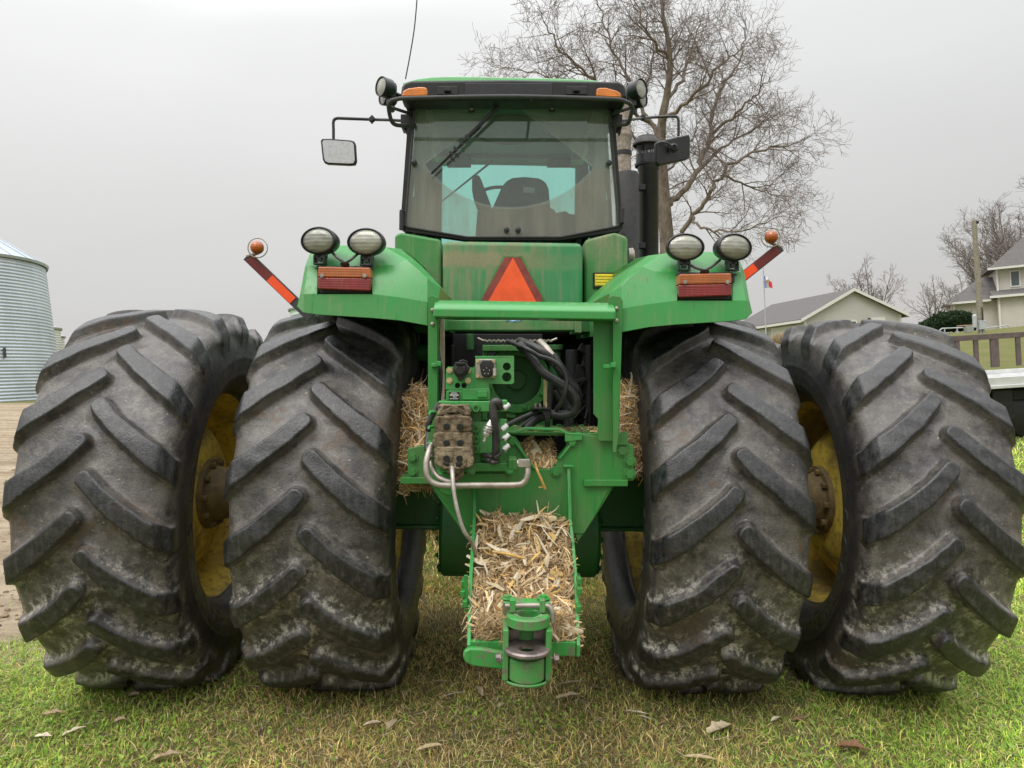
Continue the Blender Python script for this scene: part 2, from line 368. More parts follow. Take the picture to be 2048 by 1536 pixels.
def tyre_mesh(phase, seed):
    h = curve([(u * 1.0, r, 0) for u, r in HALF], 8); hp = [(p.x, p.y) for p in h]
    prof = np.array([(-u, r) for u, r in hp[::-1]][:-1] + hp)
    seg = np.hypot(*np.diff(prof, axis=0).T); arc = np.concatenate([[0], np.cumsum(seg)]); mid = arc[-1] / 2
    NU, NT = 200, NL * 48
    # denser sampling on the tread
    s = np.linspace(-1, 1, NU); s = .62 * s + .38 * s ** 3; A = s * mid
    U = np.interp(A + mid, arc, prof[:, 0]); Rr = np.interp(A + mid, arc, prof[:, 1])
    dU = np.gradient(U, A); dR = np.gradient(Rr, A); nU, nR = -dR, dU   # outward normal
    ln = np.hypot(nU, nR); nU /= ln; nR /= ln
    th = np.arange(NT) * 2 * math.pi / NT
    TH, AA = np.meshgrid(th, A, indexing='ij')
    r2 = np.random.default_rng(seed)
    def wob(TH, AA, k, amp):
        o = 0
        for _ in range(7):
            a, b = r2.integers(2, k), r2.uniform(4, 22); o = o + np.sin(a * TH + b * AA + r2.uniform(0, 6.28))
        return o * amp / 7
    pitch = 2 * math.pi / NL
    H = np.zeros_like(TH)
    for side in (1, -1):
        a = AA * side; aa = np.clip(a, -.06, .40)
        ac = np.clip(aa, 0, .34)
        a0 = .020 + wob(TH, AA, 30, .006)
        drop = np.where(aa < 0, 1.14 * aa, .72 * ac + .042 * (1 - np.exp(-10 * ac)))
        slope = np.where(aa < 0, 1.14, .72 + .42 * np.exp(-10 * ac))
        v = (TH * RT + drop) / RT + phase - (0 if side > 0 else pitch / 2)
        t = ((v / pitch + .5) % 1 - .5) * pitch * RT + wob(TH, AA, 60, .006)
        nn_ = np.sqrt(1 + slope ** 2); dist = np.abs(t) / nn_; along = np.where(a < .08, np.clip((a0 - a) * nn_ + slope * t / nn_, 0, 9), 0)
        w = .0285 + .012 * np.clip(a / .3, 0, 1) + wob(TH, AA, 120, .0022)
        wall = .019 + wob(TH, AA, 70, .003)
        dist = np.hypot(dist, along * 1.15)
        hh = .80 * (1 - ss(dist, w, w + wall)) + .20 * np.exp(-(np.clip(dist - w - wall * .5, 0, 9) / .028) ** 1.3)
        hh = hh * (1 - ss(a, .350, .43))
        H = np.maximum(H, hh)
    hgt = np.interp(np.abs(AA), [0, .280, .312, .36, .42], [.058, .057, .030, .020, .012]) * (1 + wob(TH, AA, 40, .10))
    D = H * hgt + wob(TH, AA, 90, .0022) * ss(-np.abs(AA), -.4, -.2)
    # rings moulded in the sidewall
    for c, wd, am in ((.565, .010, .004), (.475, .008, .003), (.60, .004, .003)):
        D = D + am * np.exp(-((np.abs(AA) - c) / wd) ** 2)
    X = U[None, :] + nU[None, :] * D; Q = Rr[None, :] + nR[None, :] * D
    Y = -Q * np.cos(TH); Z = Q * np.sin(TH)
    G = -(ZC - .004)
    under = np.clip((G + .10 - Z) / .14, 0, 1); 
    X = X * (1 + .055 * under ** 1.3)
    Z = np.where(Z < G, G + (Z - G) * .03, Z)
    V = np.stack([X, Y, Z], -1).reshape(-1, 3)
    i = np.arange(NT)[:, None]; j = np.arange(NU - 1)[None, :]; i2 = (i + 1) % NT
    Fq = np.stack([i * NU + j, i2 * NU + j, i2 * NU + j + 1, i * NU + j + 1], -1).reshape(-1, 4)
    lug = H.reshape(-1); side = np.broadcast_to(ss(np.abs(A), .36, .44), TH.shape).reshape(-1)
    low = np.clip((-Z + .30) / 1.15, 0, 1).reshape(-1)
    # raised lettering, clockwise on both sides
    me = bpy.data.meshes.new('tyre'); lv, lf = [], []
    for s_ in (-1, 1):
        for k, ch in enumerate('GOODYEAR'):
            t = (R(3) - R(11.5) * k) * (1 if s_ < 0 else -1) + (0 if s_ < 0 else R(20))
            if s_ > 0: t = R(-62) + R(11.5) * k
            vs, fs = text_mesh(ch, .125, .003)
            up = Vector((0, -math.cos(t), math.sin(t))); n = Vector((s_, 0, 0)); rt = up.cross(n)
            o = len(lv)
            for p in vs:
                q = up * (.600 + p.y * 1.15) + rt * p.x * .95; rad = q.length
                x = np.interp(rad, [.54, .548, .572, .615, .665, .72, .77], [.245, .268, .300, .328, .343, .347, .342])
                lv.append((s_ * (x + .0005 + p.z), q.y, q.z))
            lf += [tuple(i + o + len(V) for i in f) for f in fs]
    allv = [*map(tuple, V.tolist())] + lv
    loops = np.concatenate([Fq.ravel(), np.array([i for f in lf for i in f], dtype=np.int64)]).astype(np.int32)
    starts = np.concatenate([np.arange(0, Fq.size, 4), Fq.size + np.cumsum([0] + [len(f) for f in lf[:-1]])]).astype(np.int32)
    me.vertices.add(len(allv)); me.vertices.foreach_set('co', np.array(allv, dtype=np.float32).ravel())
    me.loops.add(len(loops)); me.loops.foreach_set('vertex_index', loops)
    me.polygons.add(len(starts)); me.polygons.foreach_set('loop_start', starts); me.polygons.foreach_set('use_smooth', [True] * len(Fq) + [False] * len(lf))
    me.update(calc_edges=True)
    pad = len(lv)
    for nm, arr, fill in (('lug', lug, 0), ('side', side, 1), ('low', low, .3)):
        a = me.attributes.new(nm, 'FLOAT', 'POINT'); a.data.foreach_set('value', np.concatenate([arr, np.full(pad, fill)]).astype(np.float32))
    me.materials.append(M['rubber']); return me
def phase_for(x0, side, px_y):     # turn the tyre so that a bar ends where the photograph shows one
    inv = CAMG.inverted() @ TRG; lo = None
    for k in range(400):
        th = -.5 + k * .0025; p = inv @ Vector((x0 + side * .31, -.955 * math.cos(th), ZC + .955 * math.sin(th))); y = 768 + F * p.y / p.z
        if lo is None or abs(y - px_y) < lo[0]: lo = (abs(y - px_y), th)
    pitch = 2 * math.pi / NL; drop = .72 * .31 + .042 * (1 - math.exp(-3.1)); off = 0 if side > 0 else pitch / 2
    return off - drop / RT - lo[1]
TY = [tyre_mesh(p, i + 3) for i, p in enumerate((phase_for(-1.80, 1, 1085), phase_for(-.898, 1, 1042), phase_for(.895, -1, 1112), phase_for(1.80, -1, 1060)))]
def rim_mesh(out_):                # out_ = +1: dish pushed towards -x (seen from the inside of the right wheel)
    m = MB()
    pr = [(-.262, .560), (-.262, .545), (-.240, .532), (-.18, .520), (-.12, .508), (-.06, .50), (-.02, .47), (-.03, .44), (-.075, .40), (-.13, .345), (-.175, .28), (-.185, .22), (-.185, .135), (-.16, .13)]
    m.lathe(pr, (0, 0, 0), (1, 0, 0), 96)
    m.lathe([(-.262, .560), (-.250, .566), (-.20, .54), (0, .51), (.20, .54), (.250, .566), (.262, .560), (.262, .545), (.240, .532), (.18, .520), (.10, .505), (-.02, .475)], (0, 0, 0), (1, 0, 0), 96)
    m.mi = 1
    m.lathe([(-.186, .185), (-.215, .18), (-.218, .15), (-.30, .13), (-.42, .13), (-.42, 0)], (0, 0, 0), (1, 0, 0), 40)
    for k in range(10):
        a = 2 * math.pi * k / 10; m.bolt((-.216, .163 * math.cos(a), .163 * math.sin(a)), .017, .026, (-1, 0, 0))
    m.v = [(x * .90, y, z) for x, y, z in m.v]
    if out_ < 0: m.v = [(-x, y, z) for x, y, z in m.v]; m.f = [f[::-1] for f in m.f]
    return m
M['hub'] = simple('dusty_brown_hub', (.20, .145, .06), .7, .1, var=.4, sc=25, dust=.5, dcol=(.16, .12, .08))
T = bpy.data.objects.new('tractor', None); C.objects.link(T); T.matrix_world = TR
tag(T, 'big green farm tractor with dual rear tyres and a glass cab on the lawn', 'tractor')
rims = {}
for s in (1, -1):
    o = rim_mesh(s).build('wheel', [M['yellow'], M['hub']], None, ang=30); rims[s] = o.data; bpy.data.objects.remove(o)
def wheel(x, y, s, tm, lab):
    w = bpy.data.objects.new('wheel', rims[s]); C.objects.link(w); w.parent = T; w.location = (x, y, ZC); w['label'] = lab
    t = bpy.data.objects.new('tyre', tm); C.objects.link(t); t.parent = w
wheel(-1.80, 0, -1, TY[0], 'outer left rear wheel with a brown stained yellow dish')
wheel(-.898, 0, -1, TY[1], 'inner left rear wheel beside the hitch')
wheel(.895, 0, 1, TY[2], 'inner right rear wheel beside the hitch')
wheel(1.80, 0, 1, TY[3], 'outer right rear wheel with a bright yellow dish')
for x, s, t in ((-1.74, -1, 2), (-.86, -1, 3), (.86, 1, 0), (1.74, 1, 1)): wheel(x, 3.75, s, TY[t], 'front axle wheel')

# ------------------------------------------------------------------ tractor body
def P(m, name, mt, bevel=.004, parent=None, lab=None, **k):
    o = m.build(name, mt, parent or T, bevel=bevel, **k)
    if lab: o['label'] = lab
    return o
# rear frame plate
m = MB()
m.pp([(815, 897), (835, 893), (1000, 868), (1014, 866), (1036, 880), (1066, 938), (1108, 938), (1116, 918), (1146, 874), (1165, 868), (1192, 872), (1268, 890), (1268, 962), (1244, 962), (1228, 970), (1212, 990), (1192, 1030), (1168, 1068), (945, 1068), (905, 1020), (872, 985), (855, 965), (815, 962)], -.78, -.75)
P(m, 'rear_frame_plate', M['green_frame'], .004)
m = MB()   # folded lips round the straw opening
for a, b in (((1014, 866), (1066, 938)), ((1116, 918), (1158, 866))):
    p, q = L(*a, -.795), L(*b, -.795); m.prism([p, q, q + Vector((.012, 0, 0)), p + Vector((.012, 0, 0))], (0, .09, 0))
m.prism([L(x, y, -.80) for x, y in ((1005, 862), (1032, 862), (1050, 855), (1120, 857), (1142, 868), (1165, 868), (1165, 872), (1138, 872), (1118, 862), (1052, 860), (1034, 867), (1005, 867))], (0, .05, 0))
m.prism([L(x, y, -.80) for x, y in ((1130, 866), (1165, 866), (1165, 880), (1130, 884))], (0, .012, 0))
P(m, 'frame_lip', M['green'], .003)
m = MB()
zz = L(1100, 867, -.78).z
xa, xb, xc = L(1000, 867, -.78).x, L(1165, 867, -.78).x, L(1250, 867, -.78).x
m.box(((xa + xc) / 2, -.52, zz - .006), (xc - xa, .46, .012))
m.box(((xb + xc) / 2 - .0, -.40, zz - .09), (xc - xb, .20, .15))
P(m, 'top_plate', M['green_frame'], .003)
for px in (1057, 1076, 1096, 1118, 1142, 1162):
    p = L(px, 853, -.42); m = MB(); m.bolt((p.x, -.42, zz), .014, .016, (0, 0, 1)); P(m, 'bolt', M['green_frame'], 0)
# bolts on the plate
for x, y, r in ((1023, 883, .018), (1144, 884, .018), (1244, 901, .021), (1259, 923, .020), (1259, 948, .020), (1112, 944, .018), (826, 944, .016), (826, 915, .016), (1020, 942, .012)):
    m = MB(); m.bolt(L(x, y, -.781), r, .016, (0, -1, 0)); P(m, 'bolt', M['green_frame'], .0015)
# drum / differential housing and axle
m = MB()
cz = .90
m.lathe([(-.40, 0), (-.40, .22), (-.385, .235), (-.22, .235), (-.2, .25), (.2, .25), (.22, .235), (.385, .235), (.40, .22), (.40, 0)], (.01, -.10, cz - .16), (1, 0, 0), 56)
for s in (-1, 1):
    for k in range(14):
        a = 2 * math.pi * k / 14; m.bolt((.01 + s * .405, -.10 + .205 * math.cos(a), cz - .16 + .205 * math.sin(a)), .012, .012, (s, 0, 0))
P(m, 'differential_housing', M['green_shade'], .003, ang=30)
for s in (-1, 1):
    m = MB(); m.box((s * .57, -.02, cz + .005), (.38, .34, .255)); m.box((s * .57, -.06, cz - .13), (.38, .30, .02)); m.box((s * .55, -.30, cz + .17), (.30, .30, .02))
    P(m, 'axle_housing', M['green_shade'], .02, seg=3)
# gussets below the plate
m = MB(); m.pp([(1244, 962), (1228, 972), (1190, 1035), (1155, 1085), (1148, 1060), (1150, 962)], -.775, -.757)
P(m, 'gusset', M['green_frame'], .003); m = MB(); m.pp([(855, 962), (870, 985), (905, 1035), (944, 1092), (950, 1060), (948, 962)], -.775, -.757)
P(m, 'gusset', M['green_frame'], .003); m = MB(); m.bp(1168, 960, 1256, 973, -.80, -.62); P(m, 'gusset', M['green_frame'], .003); m = MB(); m.bp(800, 955, 872, 968, -.80, -.62)
P(m, 'gusset', M['green_frame'], .003)
# gear case seen through the frame
c = L(1033, 760, -.05)
m = MB(); m.lathe([(0, .128), (-.03, .128), (-.03, .172), (.0, .178), (.06, .178), (.06, 0)], c, (0, 1, 0), 56)
m.mi = 1; m.lathe([(.05, .128), (.05, .05), (.02, .05), (.02, 0)], c, (0, 1, 0), 40)  # inside takes the darker green, its shade painted in
m.mi = 0
for k in range(8):
    a = 2 * math.pi * k / 8 + .3; m.bolt(c + Vector((math.cos(a) * .15, -.032, math.sin(a) * .15)), .011, .012)
for k in range(5):
    a = 2 * math.pi * k / 5 + .8; m.box(c + Vector((math.cos(a) * .176, -.005, math.sin(a) * .176)), (.05, .025, .05), Matrix.Rotation(-a, 3, 'Y'))
m.bp(965, 690, 1100, 702, -.20, .04); m.bp(965, 690, 975, 850, -.08, .05); m.bp(905, 820, 1105, 868, -.02, .04)
P(m, 'gear_case', [M['green_frame'], M['green_shade']], .003, ang=30)
# machinery further forward; near-black plates stand in for the shade between parts
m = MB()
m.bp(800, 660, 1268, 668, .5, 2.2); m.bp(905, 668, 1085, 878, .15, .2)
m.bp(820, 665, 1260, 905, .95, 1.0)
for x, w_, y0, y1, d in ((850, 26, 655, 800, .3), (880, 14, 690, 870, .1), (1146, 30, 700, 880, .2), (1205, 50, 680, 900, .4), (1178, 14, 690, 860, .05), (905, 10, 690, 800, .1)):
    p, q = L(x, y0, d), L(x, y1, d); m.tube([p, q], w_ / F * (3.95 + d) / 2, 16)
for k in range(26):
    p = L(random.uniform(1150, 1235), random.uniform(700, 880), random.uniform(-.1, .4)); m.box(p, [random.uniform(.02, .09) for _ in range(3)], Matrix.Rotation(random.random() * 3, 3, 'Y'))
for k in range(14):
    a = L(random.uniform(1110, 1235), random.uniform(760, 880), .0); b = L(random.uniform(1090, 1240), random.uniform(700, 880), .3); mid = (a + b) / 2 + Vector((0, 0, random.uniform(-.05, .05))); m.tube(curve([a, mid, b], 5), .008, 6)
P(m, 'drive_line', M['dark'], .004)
m = MB()
for x, w_, y0, y1, d in ((1110, 22, 690, 770, .25), (1110, 32, 690, 700, .25), (868, 20, 690, 760, .3), (940, 16, 668, 700, .1)):
    p, q = L(x, y0, d), L(x, y1, d); m = MB(); m.tube([p, q], w_ / F * (3.95 + d) / 2, 20); P(m, 'hydraulic_cylinder', M['green_shade'], .003, ang=30)
m = MB(); m.tube([L(830, 705, .2), L(866, 705, .2)], .05, 20)
P(m, 'hydraulic_cylinder', M['green_shade'], .003, ang=30)
# uprights of the rear guard
m = MB()
m.pp([(856, 594), (864, 590), (873, 594), (873, 895), (856, 895)], -.86, -.85)
m.prism([L(871, 594, -.86), L(871, 895, -.86), L(871, 895, -.86) + Vector((0, .09, 0)), L(871, 594, -.86) + Vector((0, .09, 0))], (.008, 0, 0))
P(m, 'guard_upright', M['green_frame'], .002)
m = MB()
m.pp([(1187, 640), (1230, 640), (1230, 882), (1196, 882), (1196, 838), (1187, 828)], -.81, -.80)
m.pp([(1217, 596), (1224, 591), (1240, 593), (1246, 602), (1238, 870), (1232, 905), (1226, 905), (1226, 640), (1217, 632)], -.86, -.85)
m.prism([L(1228, 640, -.852), L(1228, 880, -.852), L(1228, 880, -.852) + Vector((0, .045, 0)), L(1228, 640, -.852) + Vector((0, .045, 0))], (.008, 0, 0))
m.pp([(1232, 878), (1247, 862), (1256, 866), (1256, 890), (1232, 890)], -.80, -.79)
P(m, 'guard_upright', M['green_frame'], .002)
m = MB()
a, b = L(866, 634, -.92), L(1232, 636, -.92); x0, x1 = a.x, b.x; z0 = a.z; zm = L(1040, 620, -.92).z; zt = L(1040, 603, -.84).z
m.prism([(x0, -.92, z0), (x0, -.92, zm), (x0, -.905, zm + .012), (x0, -.84, zt), (x0, -.80, zt), (x0, -.80, z0)], (x1 - x0, 0, 0))
P(m, 'guard_crossbar', M['green'], .006, seg=3)
for x, y in ((865, 620), (865, 648), (1233, 617), (1233, 641)):
    m = MB(); m.ell(L(x, y, -.862), (.009, .007, .009)); P(m, 'rivet', M['steel'], 0)
for x0_, x1_, y in ((862, 882, 730), (1207, 1232, 733)):
    m = MB()
    m.bp(x0_, y - 4, x1_, y + 4, -.885, -.855); m.bp(x1_ - 10, y - 8, x1_, y + 2, -.90, -.86)
    P(m, 'cable_clip', M['green'], .003)
m = MB(); m.pp([(880, 632), (888, 632), (889, 790), (884, 900), (876, 900)], -.70, -.66); P(m, 'dusty_strip', M['dusty_cream'], .003)
m = MB(); m.tube(curve([L(878, 636, -.74), L(872, 660, -.76), L(874, 700, -.78), L(880, 740, -.79), L(878, 790, -.79), L(870, 830, -.80), L(856, 870, -.83), L(854, 900, -.86)], 5), .012, 10); P(m, 'side_hose', M['hose'], 0)
# lower beam and step
m = MB(); m.bp(888, 640, 1158, 661, -.15, -.05); m.bp(1150, 636, 1164, 666, -.17, -.05); P(m, 'cross_member', M['green_dirty'], .006)
for q_ in ((1150, 628, 1192, 664, .0, .3), (800, 650, 872, 665, .1, .5), (1232, 650, 1262, 664, .1, .5)): P(MB().bp(*q_), 'frame_bracket', M['green_shade'], .004)
m = MB()
for k in range(30):
    m.box(L(970 + k * 4.5, 681 + (k % 2) * 1.6, -.30), (.011, .10, .008))
m.tube([L(955, 676, -.3), L(968, 682, -.3)], .005, 8); m.tube([L(1102, 682, -.3), L(1114, 677, -.3)], .006, 8)
P(m, 'serrated_step', M['steel'], 0)
m = MB(); m.tube(curve([L(1018, 640, -.72), L(1030, 643, -.76), L(1043, 639, -.72)], 5), .006, 6); m.tube([L(1040, 643, -.74), L(1048, 637, -.78)], .003, 6); m.ell(L(1014, 641, -.74), (.01, .01, .008))
P(m, 'cable_tie', M['cloth_tie'], 0)
# ---- tank panel
def slab(poly, d0, d1, name, mt, bevel, lab=None):
    m = MB(); m.pp(poly, d0, d1); return P(m, name, mt, bevel, seg=4, lab=lab)
slab([(885, 481), (1164, 485), (1166, 500), (1166, 642), (884, 640)], .34, 1.1, 'tank_panel', M['tank_panel'], .03, 'green rear panel streaked with brown dust under the cab window')
slab([(789, 470), (800, 464), (880, 478), (883, 484), (883, 665), (789, 665)], .44, 1.1, 'shoulder_panel', M['green_dirty'], .035)
m = MB(); m.pp([(1169, 482), (1175, 478), (1230, 464), (1255, 473), (1256, 480), (1256, 665), (1169, 665)], .44, 1.1)
P(m, 'shoulder_panel', M['green_dirty'], .035, seg=4)
# SMV triangle
m = MB(); m.pp([(1007, 511), (1044, 511), (1088, 596), (1084, 640), (968, 640), (963, 596)], .330, .338); P(m, 'warning_triangle_backing', M['green_dirty'], .001)
m = MB(); m.pp([(1010, 514), (1041, 514), (1085, 595), (1080, 636), (970, 636), (965, 595)], .324, .330); tri = P(m, 'warning_triangle', M['maroon'], .001, lab='orange slow vehicle triangle with dark red border')
m = MB(); m.pp([(1026, 515), (1078, 614), (970, 614)], .319, .3235); P(m, 'triangle_centre', M['fluoro'], 0, parent=tri)
m = MB(); m.bp(1186, 545, 1245, 577, .432, .44); P(m, 'reflector_recess', M['black'], .002)
m = MB(); m.bp(1190, 548, 1245, 572, .424, .432)
for k in range(4): m.bp(1191, 549.5 + k * 5.8, 1244, 552.5 + k * 5.8, .420, .4235)
P(m, 'yellow_reflector', M['yellow_reflector'], .001)
# ---- fenders
def fender(fx, fy, cx):
    mm = lambda x, y, d: L(*( (x, y) if not fx else (2 * cx - x, y + fy) ), d)
    cols = [[(594, 613), (606, 625), (634, 629), (745, 636), (800, 641), (855, 651), (874, 654)],
            [(600, 588), (607, 588), (634, 588), (745, 588), (800, 595), (855, 604), (876, 606)],
            [(605, 560), (612, 560), (634, 560), (745, 560), (803, 560), (855, 557), (881, 574)],
            [(610, 532), (616, 532), (634, 532), (745, 532), (792, 530), (815, 520), (843, 532)],
            [(619, 508), (628, 497), (642, 492), (745, 489), (757, 490), (770, 494), (802, 498)]]
    dep = [-.838, -.83, -.80, -.76, -.66]
    V, Fc = [], []
    nc = 9
    for r, row in enumerate(cols):
        pts = [mm(x, y, dep[r] + (.03 if i == 0 else 0) + (.05 if i == 6 else 0)) for i, (x, y) in enumerate(row)]
        a, b = pts[0].copy(), pts[-1].copy(); a.y = .75; b.y = .75; a.z += .05; b.z += .05
        V += [a] + pts + [b]
    # top running forward over the tyre
    top = [p.copy() for p in V[-nc:]]
    mid = []
    for p in top: q = p.copy(); q.y = max(q.y, -.30); q.z += .035; mid.append(q)
    V += mid
    fr = []
    for p in top: q = p.copy(); q.y = .75; q.z += .045; fr.append(q)
    V += fr
    for r in range(6):
        for c_ in range(nc - 1):
            if r == 1 and c_ == 3 or r == 2 and c_ == 3: continue
            f = (r * nc + c_, r * nc + c_ + 1, (r + 1) * nc + c_ + 1, (r + 1) * nc + c_)
            Fc.append(f)
    # recess for the tail light
    o = len(V)
    ring = [V[1 * nc + 3], V[1 * nc + 4], V[2 * nc + 4], V[3 * nc + 4], V[3 * nc + 3], V[2 * nc + 3]]
    V += [p + Vector((0, .075, 0)) for p in ring]
    idx = [1 * nc + 3, 1 * nc + 4, 2 * nc + 4, 3 * nc + 4, 3 * nc + 3, 2 * nc + 3]
    for k in range(6): Fc.append((idx[k], o + k, o + (k + 1) % 6, idx[(k + 1) % 6]))
    Fc.append((o, o + 5, o + 4, o + 3, o + 2, o + 1))
    m = MB(); m.add(V, Fc)
    me_o = m.build('fender', M['green'], T, ang=50)
    b = me_o.modifiers.new('t', 'SOLIDIFY'); b.thickness = .008; b.offset = -1 if not fx else 1
    b = me_o.modifiers.new('bevel', 'BEVEL'); b.width = .016; b.segments = 4; b.limit_method = 'ANGLE'; b.angle_limit = R(9); b.harden_normals = True
    # tail light
    q = lambda x, y, d: mm(x, y, d)
    def plate(p4, d0, d1, name, mt, par, bev=.006):
        m = MB(); m.prism([mm(x, y, d0) for x, y in p4], (0, d1 - d0, 0)); return m.build(name, mt, par, bevel=bev, seg=3)
    tl = plate([(636, 533), (740, 535), (742, 556), (635, 554)], -.845, -.78, 'tail_light', M['amber_dusty'], me_o)
    plate([(635, 554.5), (742, 556.5), (740, 582), (636, 578)], -.845, -.78, 'brake_light', M['red'], me_o)
    plate([(637, 531), (743, 531), (743, 588), (637, 587)], -.81, -.765, 'lamp_housing', M['black_clean'], me_o)  # housing, enlarged so its black stands in for the shaded gap below the lamp
    for x in (644, 729):
        m = MB(); p = mm(x, 551, -.849); m.bolt(p, .006, .004); m.build('lens_screw', M['steel'], me_o)
    return me_o
fl = fender(False, 0, 0); fl['label'] = 'left green fender over the inner tyre'
fr = fender(True, 13, 1049.5); fr['label'] = 'right green fender over the inner tyre'
# ---- oval work lights
def work_light(px, py, d, yaw, lab=None):
    c = L(px, py, d); mx = Matrix.Rotation(yaw, 4, 'Z')
    m = MB(); rx, rz = .079, .0565
    prof = [(.0, 1.0), (.012, 1.03), (.03, 1.0), (.06, .90), (.085, .72), (.10, .45), (.105, 0)]
    m.lathe([(a, b) for a, b in prof], (0, 0, 0), (0, 1, 0), 40)
    def sq(m_):
        m_.v = [tuple((mx @ Vector((x * rx, y, z * rz))) + c) for x, y, z in m_.v]; return m_
    h = P(sq(m), 'work_light', M['black_clean'], 0, ang=50, lab=lab)
    m = MB(); m.lathe([(.006, .93), (-.004, .86), (-.012, .55), (-.015, 0)], (0, 0, 0), (0, 1, 0), 40); P(sq(m), 'lens', M['lamp'], 0, parent=h, ang=60)
    m = MB(); m.lathe([(.004, .93), (-.006, .97), (-.002, 1.03), (.01, 1.03)], (0, 0, 0), (0, 1, 0), 40); P(sq(m), 'bezel', M['black_clean'], 0, parent=h, ang=60)
    m = MB(); bx = [((0, .025, -.062), (.05, .03, .02)), ((-.022, .02, -.080), (.006, .03, .040)), ((.022, .02, -.080), (.006, .03, .040)), ((0, .02, -.096), (.05, .03, .007)), ((0, .02, -.070), (.02, .02, .03))]
    for a, b in bx: m.box(mx @ Vector(a) + c, b, mx.to_3x3())
    m.lathe([(-.03, .012), (.0, .012), (.0, .022), (.006, .022)], c + mx @ Vector((0, .02, -.118)), (0, 0, 1), 12)
    P(m, 'bracket', M['black_clean'], .0015, parent=h)
work_light(636, 481, -.82, R(-16), 'outermost oval work light on the left fender')
work_light(731, 483.5, -.82, R(-10), 'inner oval work light on the left fender')
work_light(1371, 494, -.82, R(0), 'inner oval work light on the right fender')
work_light(1470, 494, -.82, R(14), 'outermost oval work light on the right fender')
for a, b, c_ in (((660, 500), (690, 526), (715, 508)), ((1378, 529), (1409, 541), (1440, 520))):
    m = MB(); m.tube(curve([L(*a, -.80), L((a[0] * .5 + b[0] * .5), a[1] * .4 + b[1] * .6, -.83), L(*b, -.835)], 5), .006, 8)
    m.tube(curve([L(*b, -.835), L(c_[0] * .5 + b[0] * .5, c_[1] * .4 + b[1] * .6, -.83), L(*c_, -.80)], 5), .006, 8)
    m.lathe([(0, .0), (0, .018), (-.006, .02), (-.01, .012), (-.012, 0)], L(b[0], b[1] + 1, -.825), (0, .5, 1), 16)
    P(m, 'lamp_wire', M['hose'], 0)
# ---- marker arms
def marker(p0, p1, tp, lamp, w_, lab):
    a, b = L(*p0, -.55), L(*p1, -.55); u = (b - a).normalized(); n = Vector((0, 1, 0)).cross(u).normalized() * w_
    m = MB(); m.prism([a - n, b - n, b + n, a + n], (0, .012, 0)); m.prism([a + n * .9, b + n * .9, b + n * 1.1, a + n * 1.1], (0, .03, 0))
    arm = P(m, 'marker_arm', M['muffler'], .001, lab=lab)
    def tape(f0, f1, name, mt):
        q, r_ = a.lerp(b, f0), a.lerp(b, f1); k = n * .88; m = MB(); m.prism([q - k - Vector((0, .004, 0)), r_ - k - Vector((0, .004, 0)), r_ + k - Vector((0, .004, 0)), q + k - Vector((0, .004, 0))], (0, .003, 0)); P(m, name, mt, 0, parent=arm)
    tape(tp[0], tp[1], 'orange_reflector', M['orange_tape']); tape(tp[1], tp[2], 'red_reflector', M['red_tape'])
    c = L(*lamp, -.58); m = MB(); m.lathe([(-.030, 0), (-.028, .014), (-.020, .024), (-.006, .0295), (.006, .03), (.02, .026), (.026, 0)], c, (0, 1, 0), 28); P(m, 'marker_lamp', M['amber'], 0, parent=arm)
    m = MB(); m.tube([c + Vector((0, .02, -.02)), b + Vector((0, .006, 0))], .009, 8)
    ring = [c + Vector((0, .01, 0)) + Vector((math.cos(t), 0, math.sin(t))) * .044 for t in [R(k * 10) for k in range(37)]]
    m.tube(ring + [], .0028, 6); P(m, 'lamp_guard', M['steel'], 0, parent=arm)
marker((622, 636), (493, 512), (.28, .64, .96), (514, 495), .0215, 'left marker arm with amber lamp')
marker((1440, 590), (1562, 493), (.34, .58, .95), (1543, 474), .0215, 'right marker arm with amber lamp')
# ------------------------------------------------------------------ cab
DW = .82
WIN = [(829, 220), (838, 214), (930, 209), (1024, 208), (1118, 210), (1209, 216), (1219, 223), (1238, 448), (1232, 452), (1121, 473), (935, 473), (816, 453), (810, 448)]
piv = L(1020, 200, DW)
M['rear_glass'] = glassm('dusty_rear_window', (.93, 1.0, .98), .30, (.40, .44, .39), piv, (215 / F) * (3.95 + DW))
def ringmesh(outer, inner, d0, d1):
    m = MB(); n = len(outer)
    a = [L(x, y, d0) for x, y in outer]; b = [L(x, y, d0) for x, y in inner]; e = Vector((0, d1 - d0, 0))
    vs = a + b + [p + e for p in a] + [p + e for p in b]; fs = []
    for i in range(n):
        j = (i + 1) % n
        fs += [(i, j, n + j, n + i), (2 * n + i, 3 * n + i, 3 * n + j, 2 * n + j), (i, 2 * n + i, 2 * n + j, j), (n + i, n + j, 3 * n + j, 3 * n + i)]
    m.add(vs, fs); return m
def scale_poly(P_, k, cx=1023, cy=335): return [(cx + (x - cx) * (1 + k[0]), cy + (y - cy) * (1 + k[1])) for x, y in P_]
OUT = [(818, 206), (832, 200), (930, 196), (1024, 195), (1118, 197), (1214, 202), (1228, 208), (1246, 455), (1240, 462), (1124, 480), (932, 480), (808, 462), (800, 456)]
cab = P(ringmesh(OUT, WIN, .80, .88), 'cab_frame', M['black'], .003, lab='black frame of the cab around the rear window')
P(ringmesh(scale_poly(WIN, (.012, .014)), scale_poly(WIN, (-.004, -.004)), .785, .80), 'window_seal', M['muffler'], .002, parent=cab)
m = MB(); m.pp(WIN, DW, DW + .004); P(m, 'rear_window', M['rear_glass'], 0, parent=cab, lab='large dusty rear window with a wiper-cleared arc')
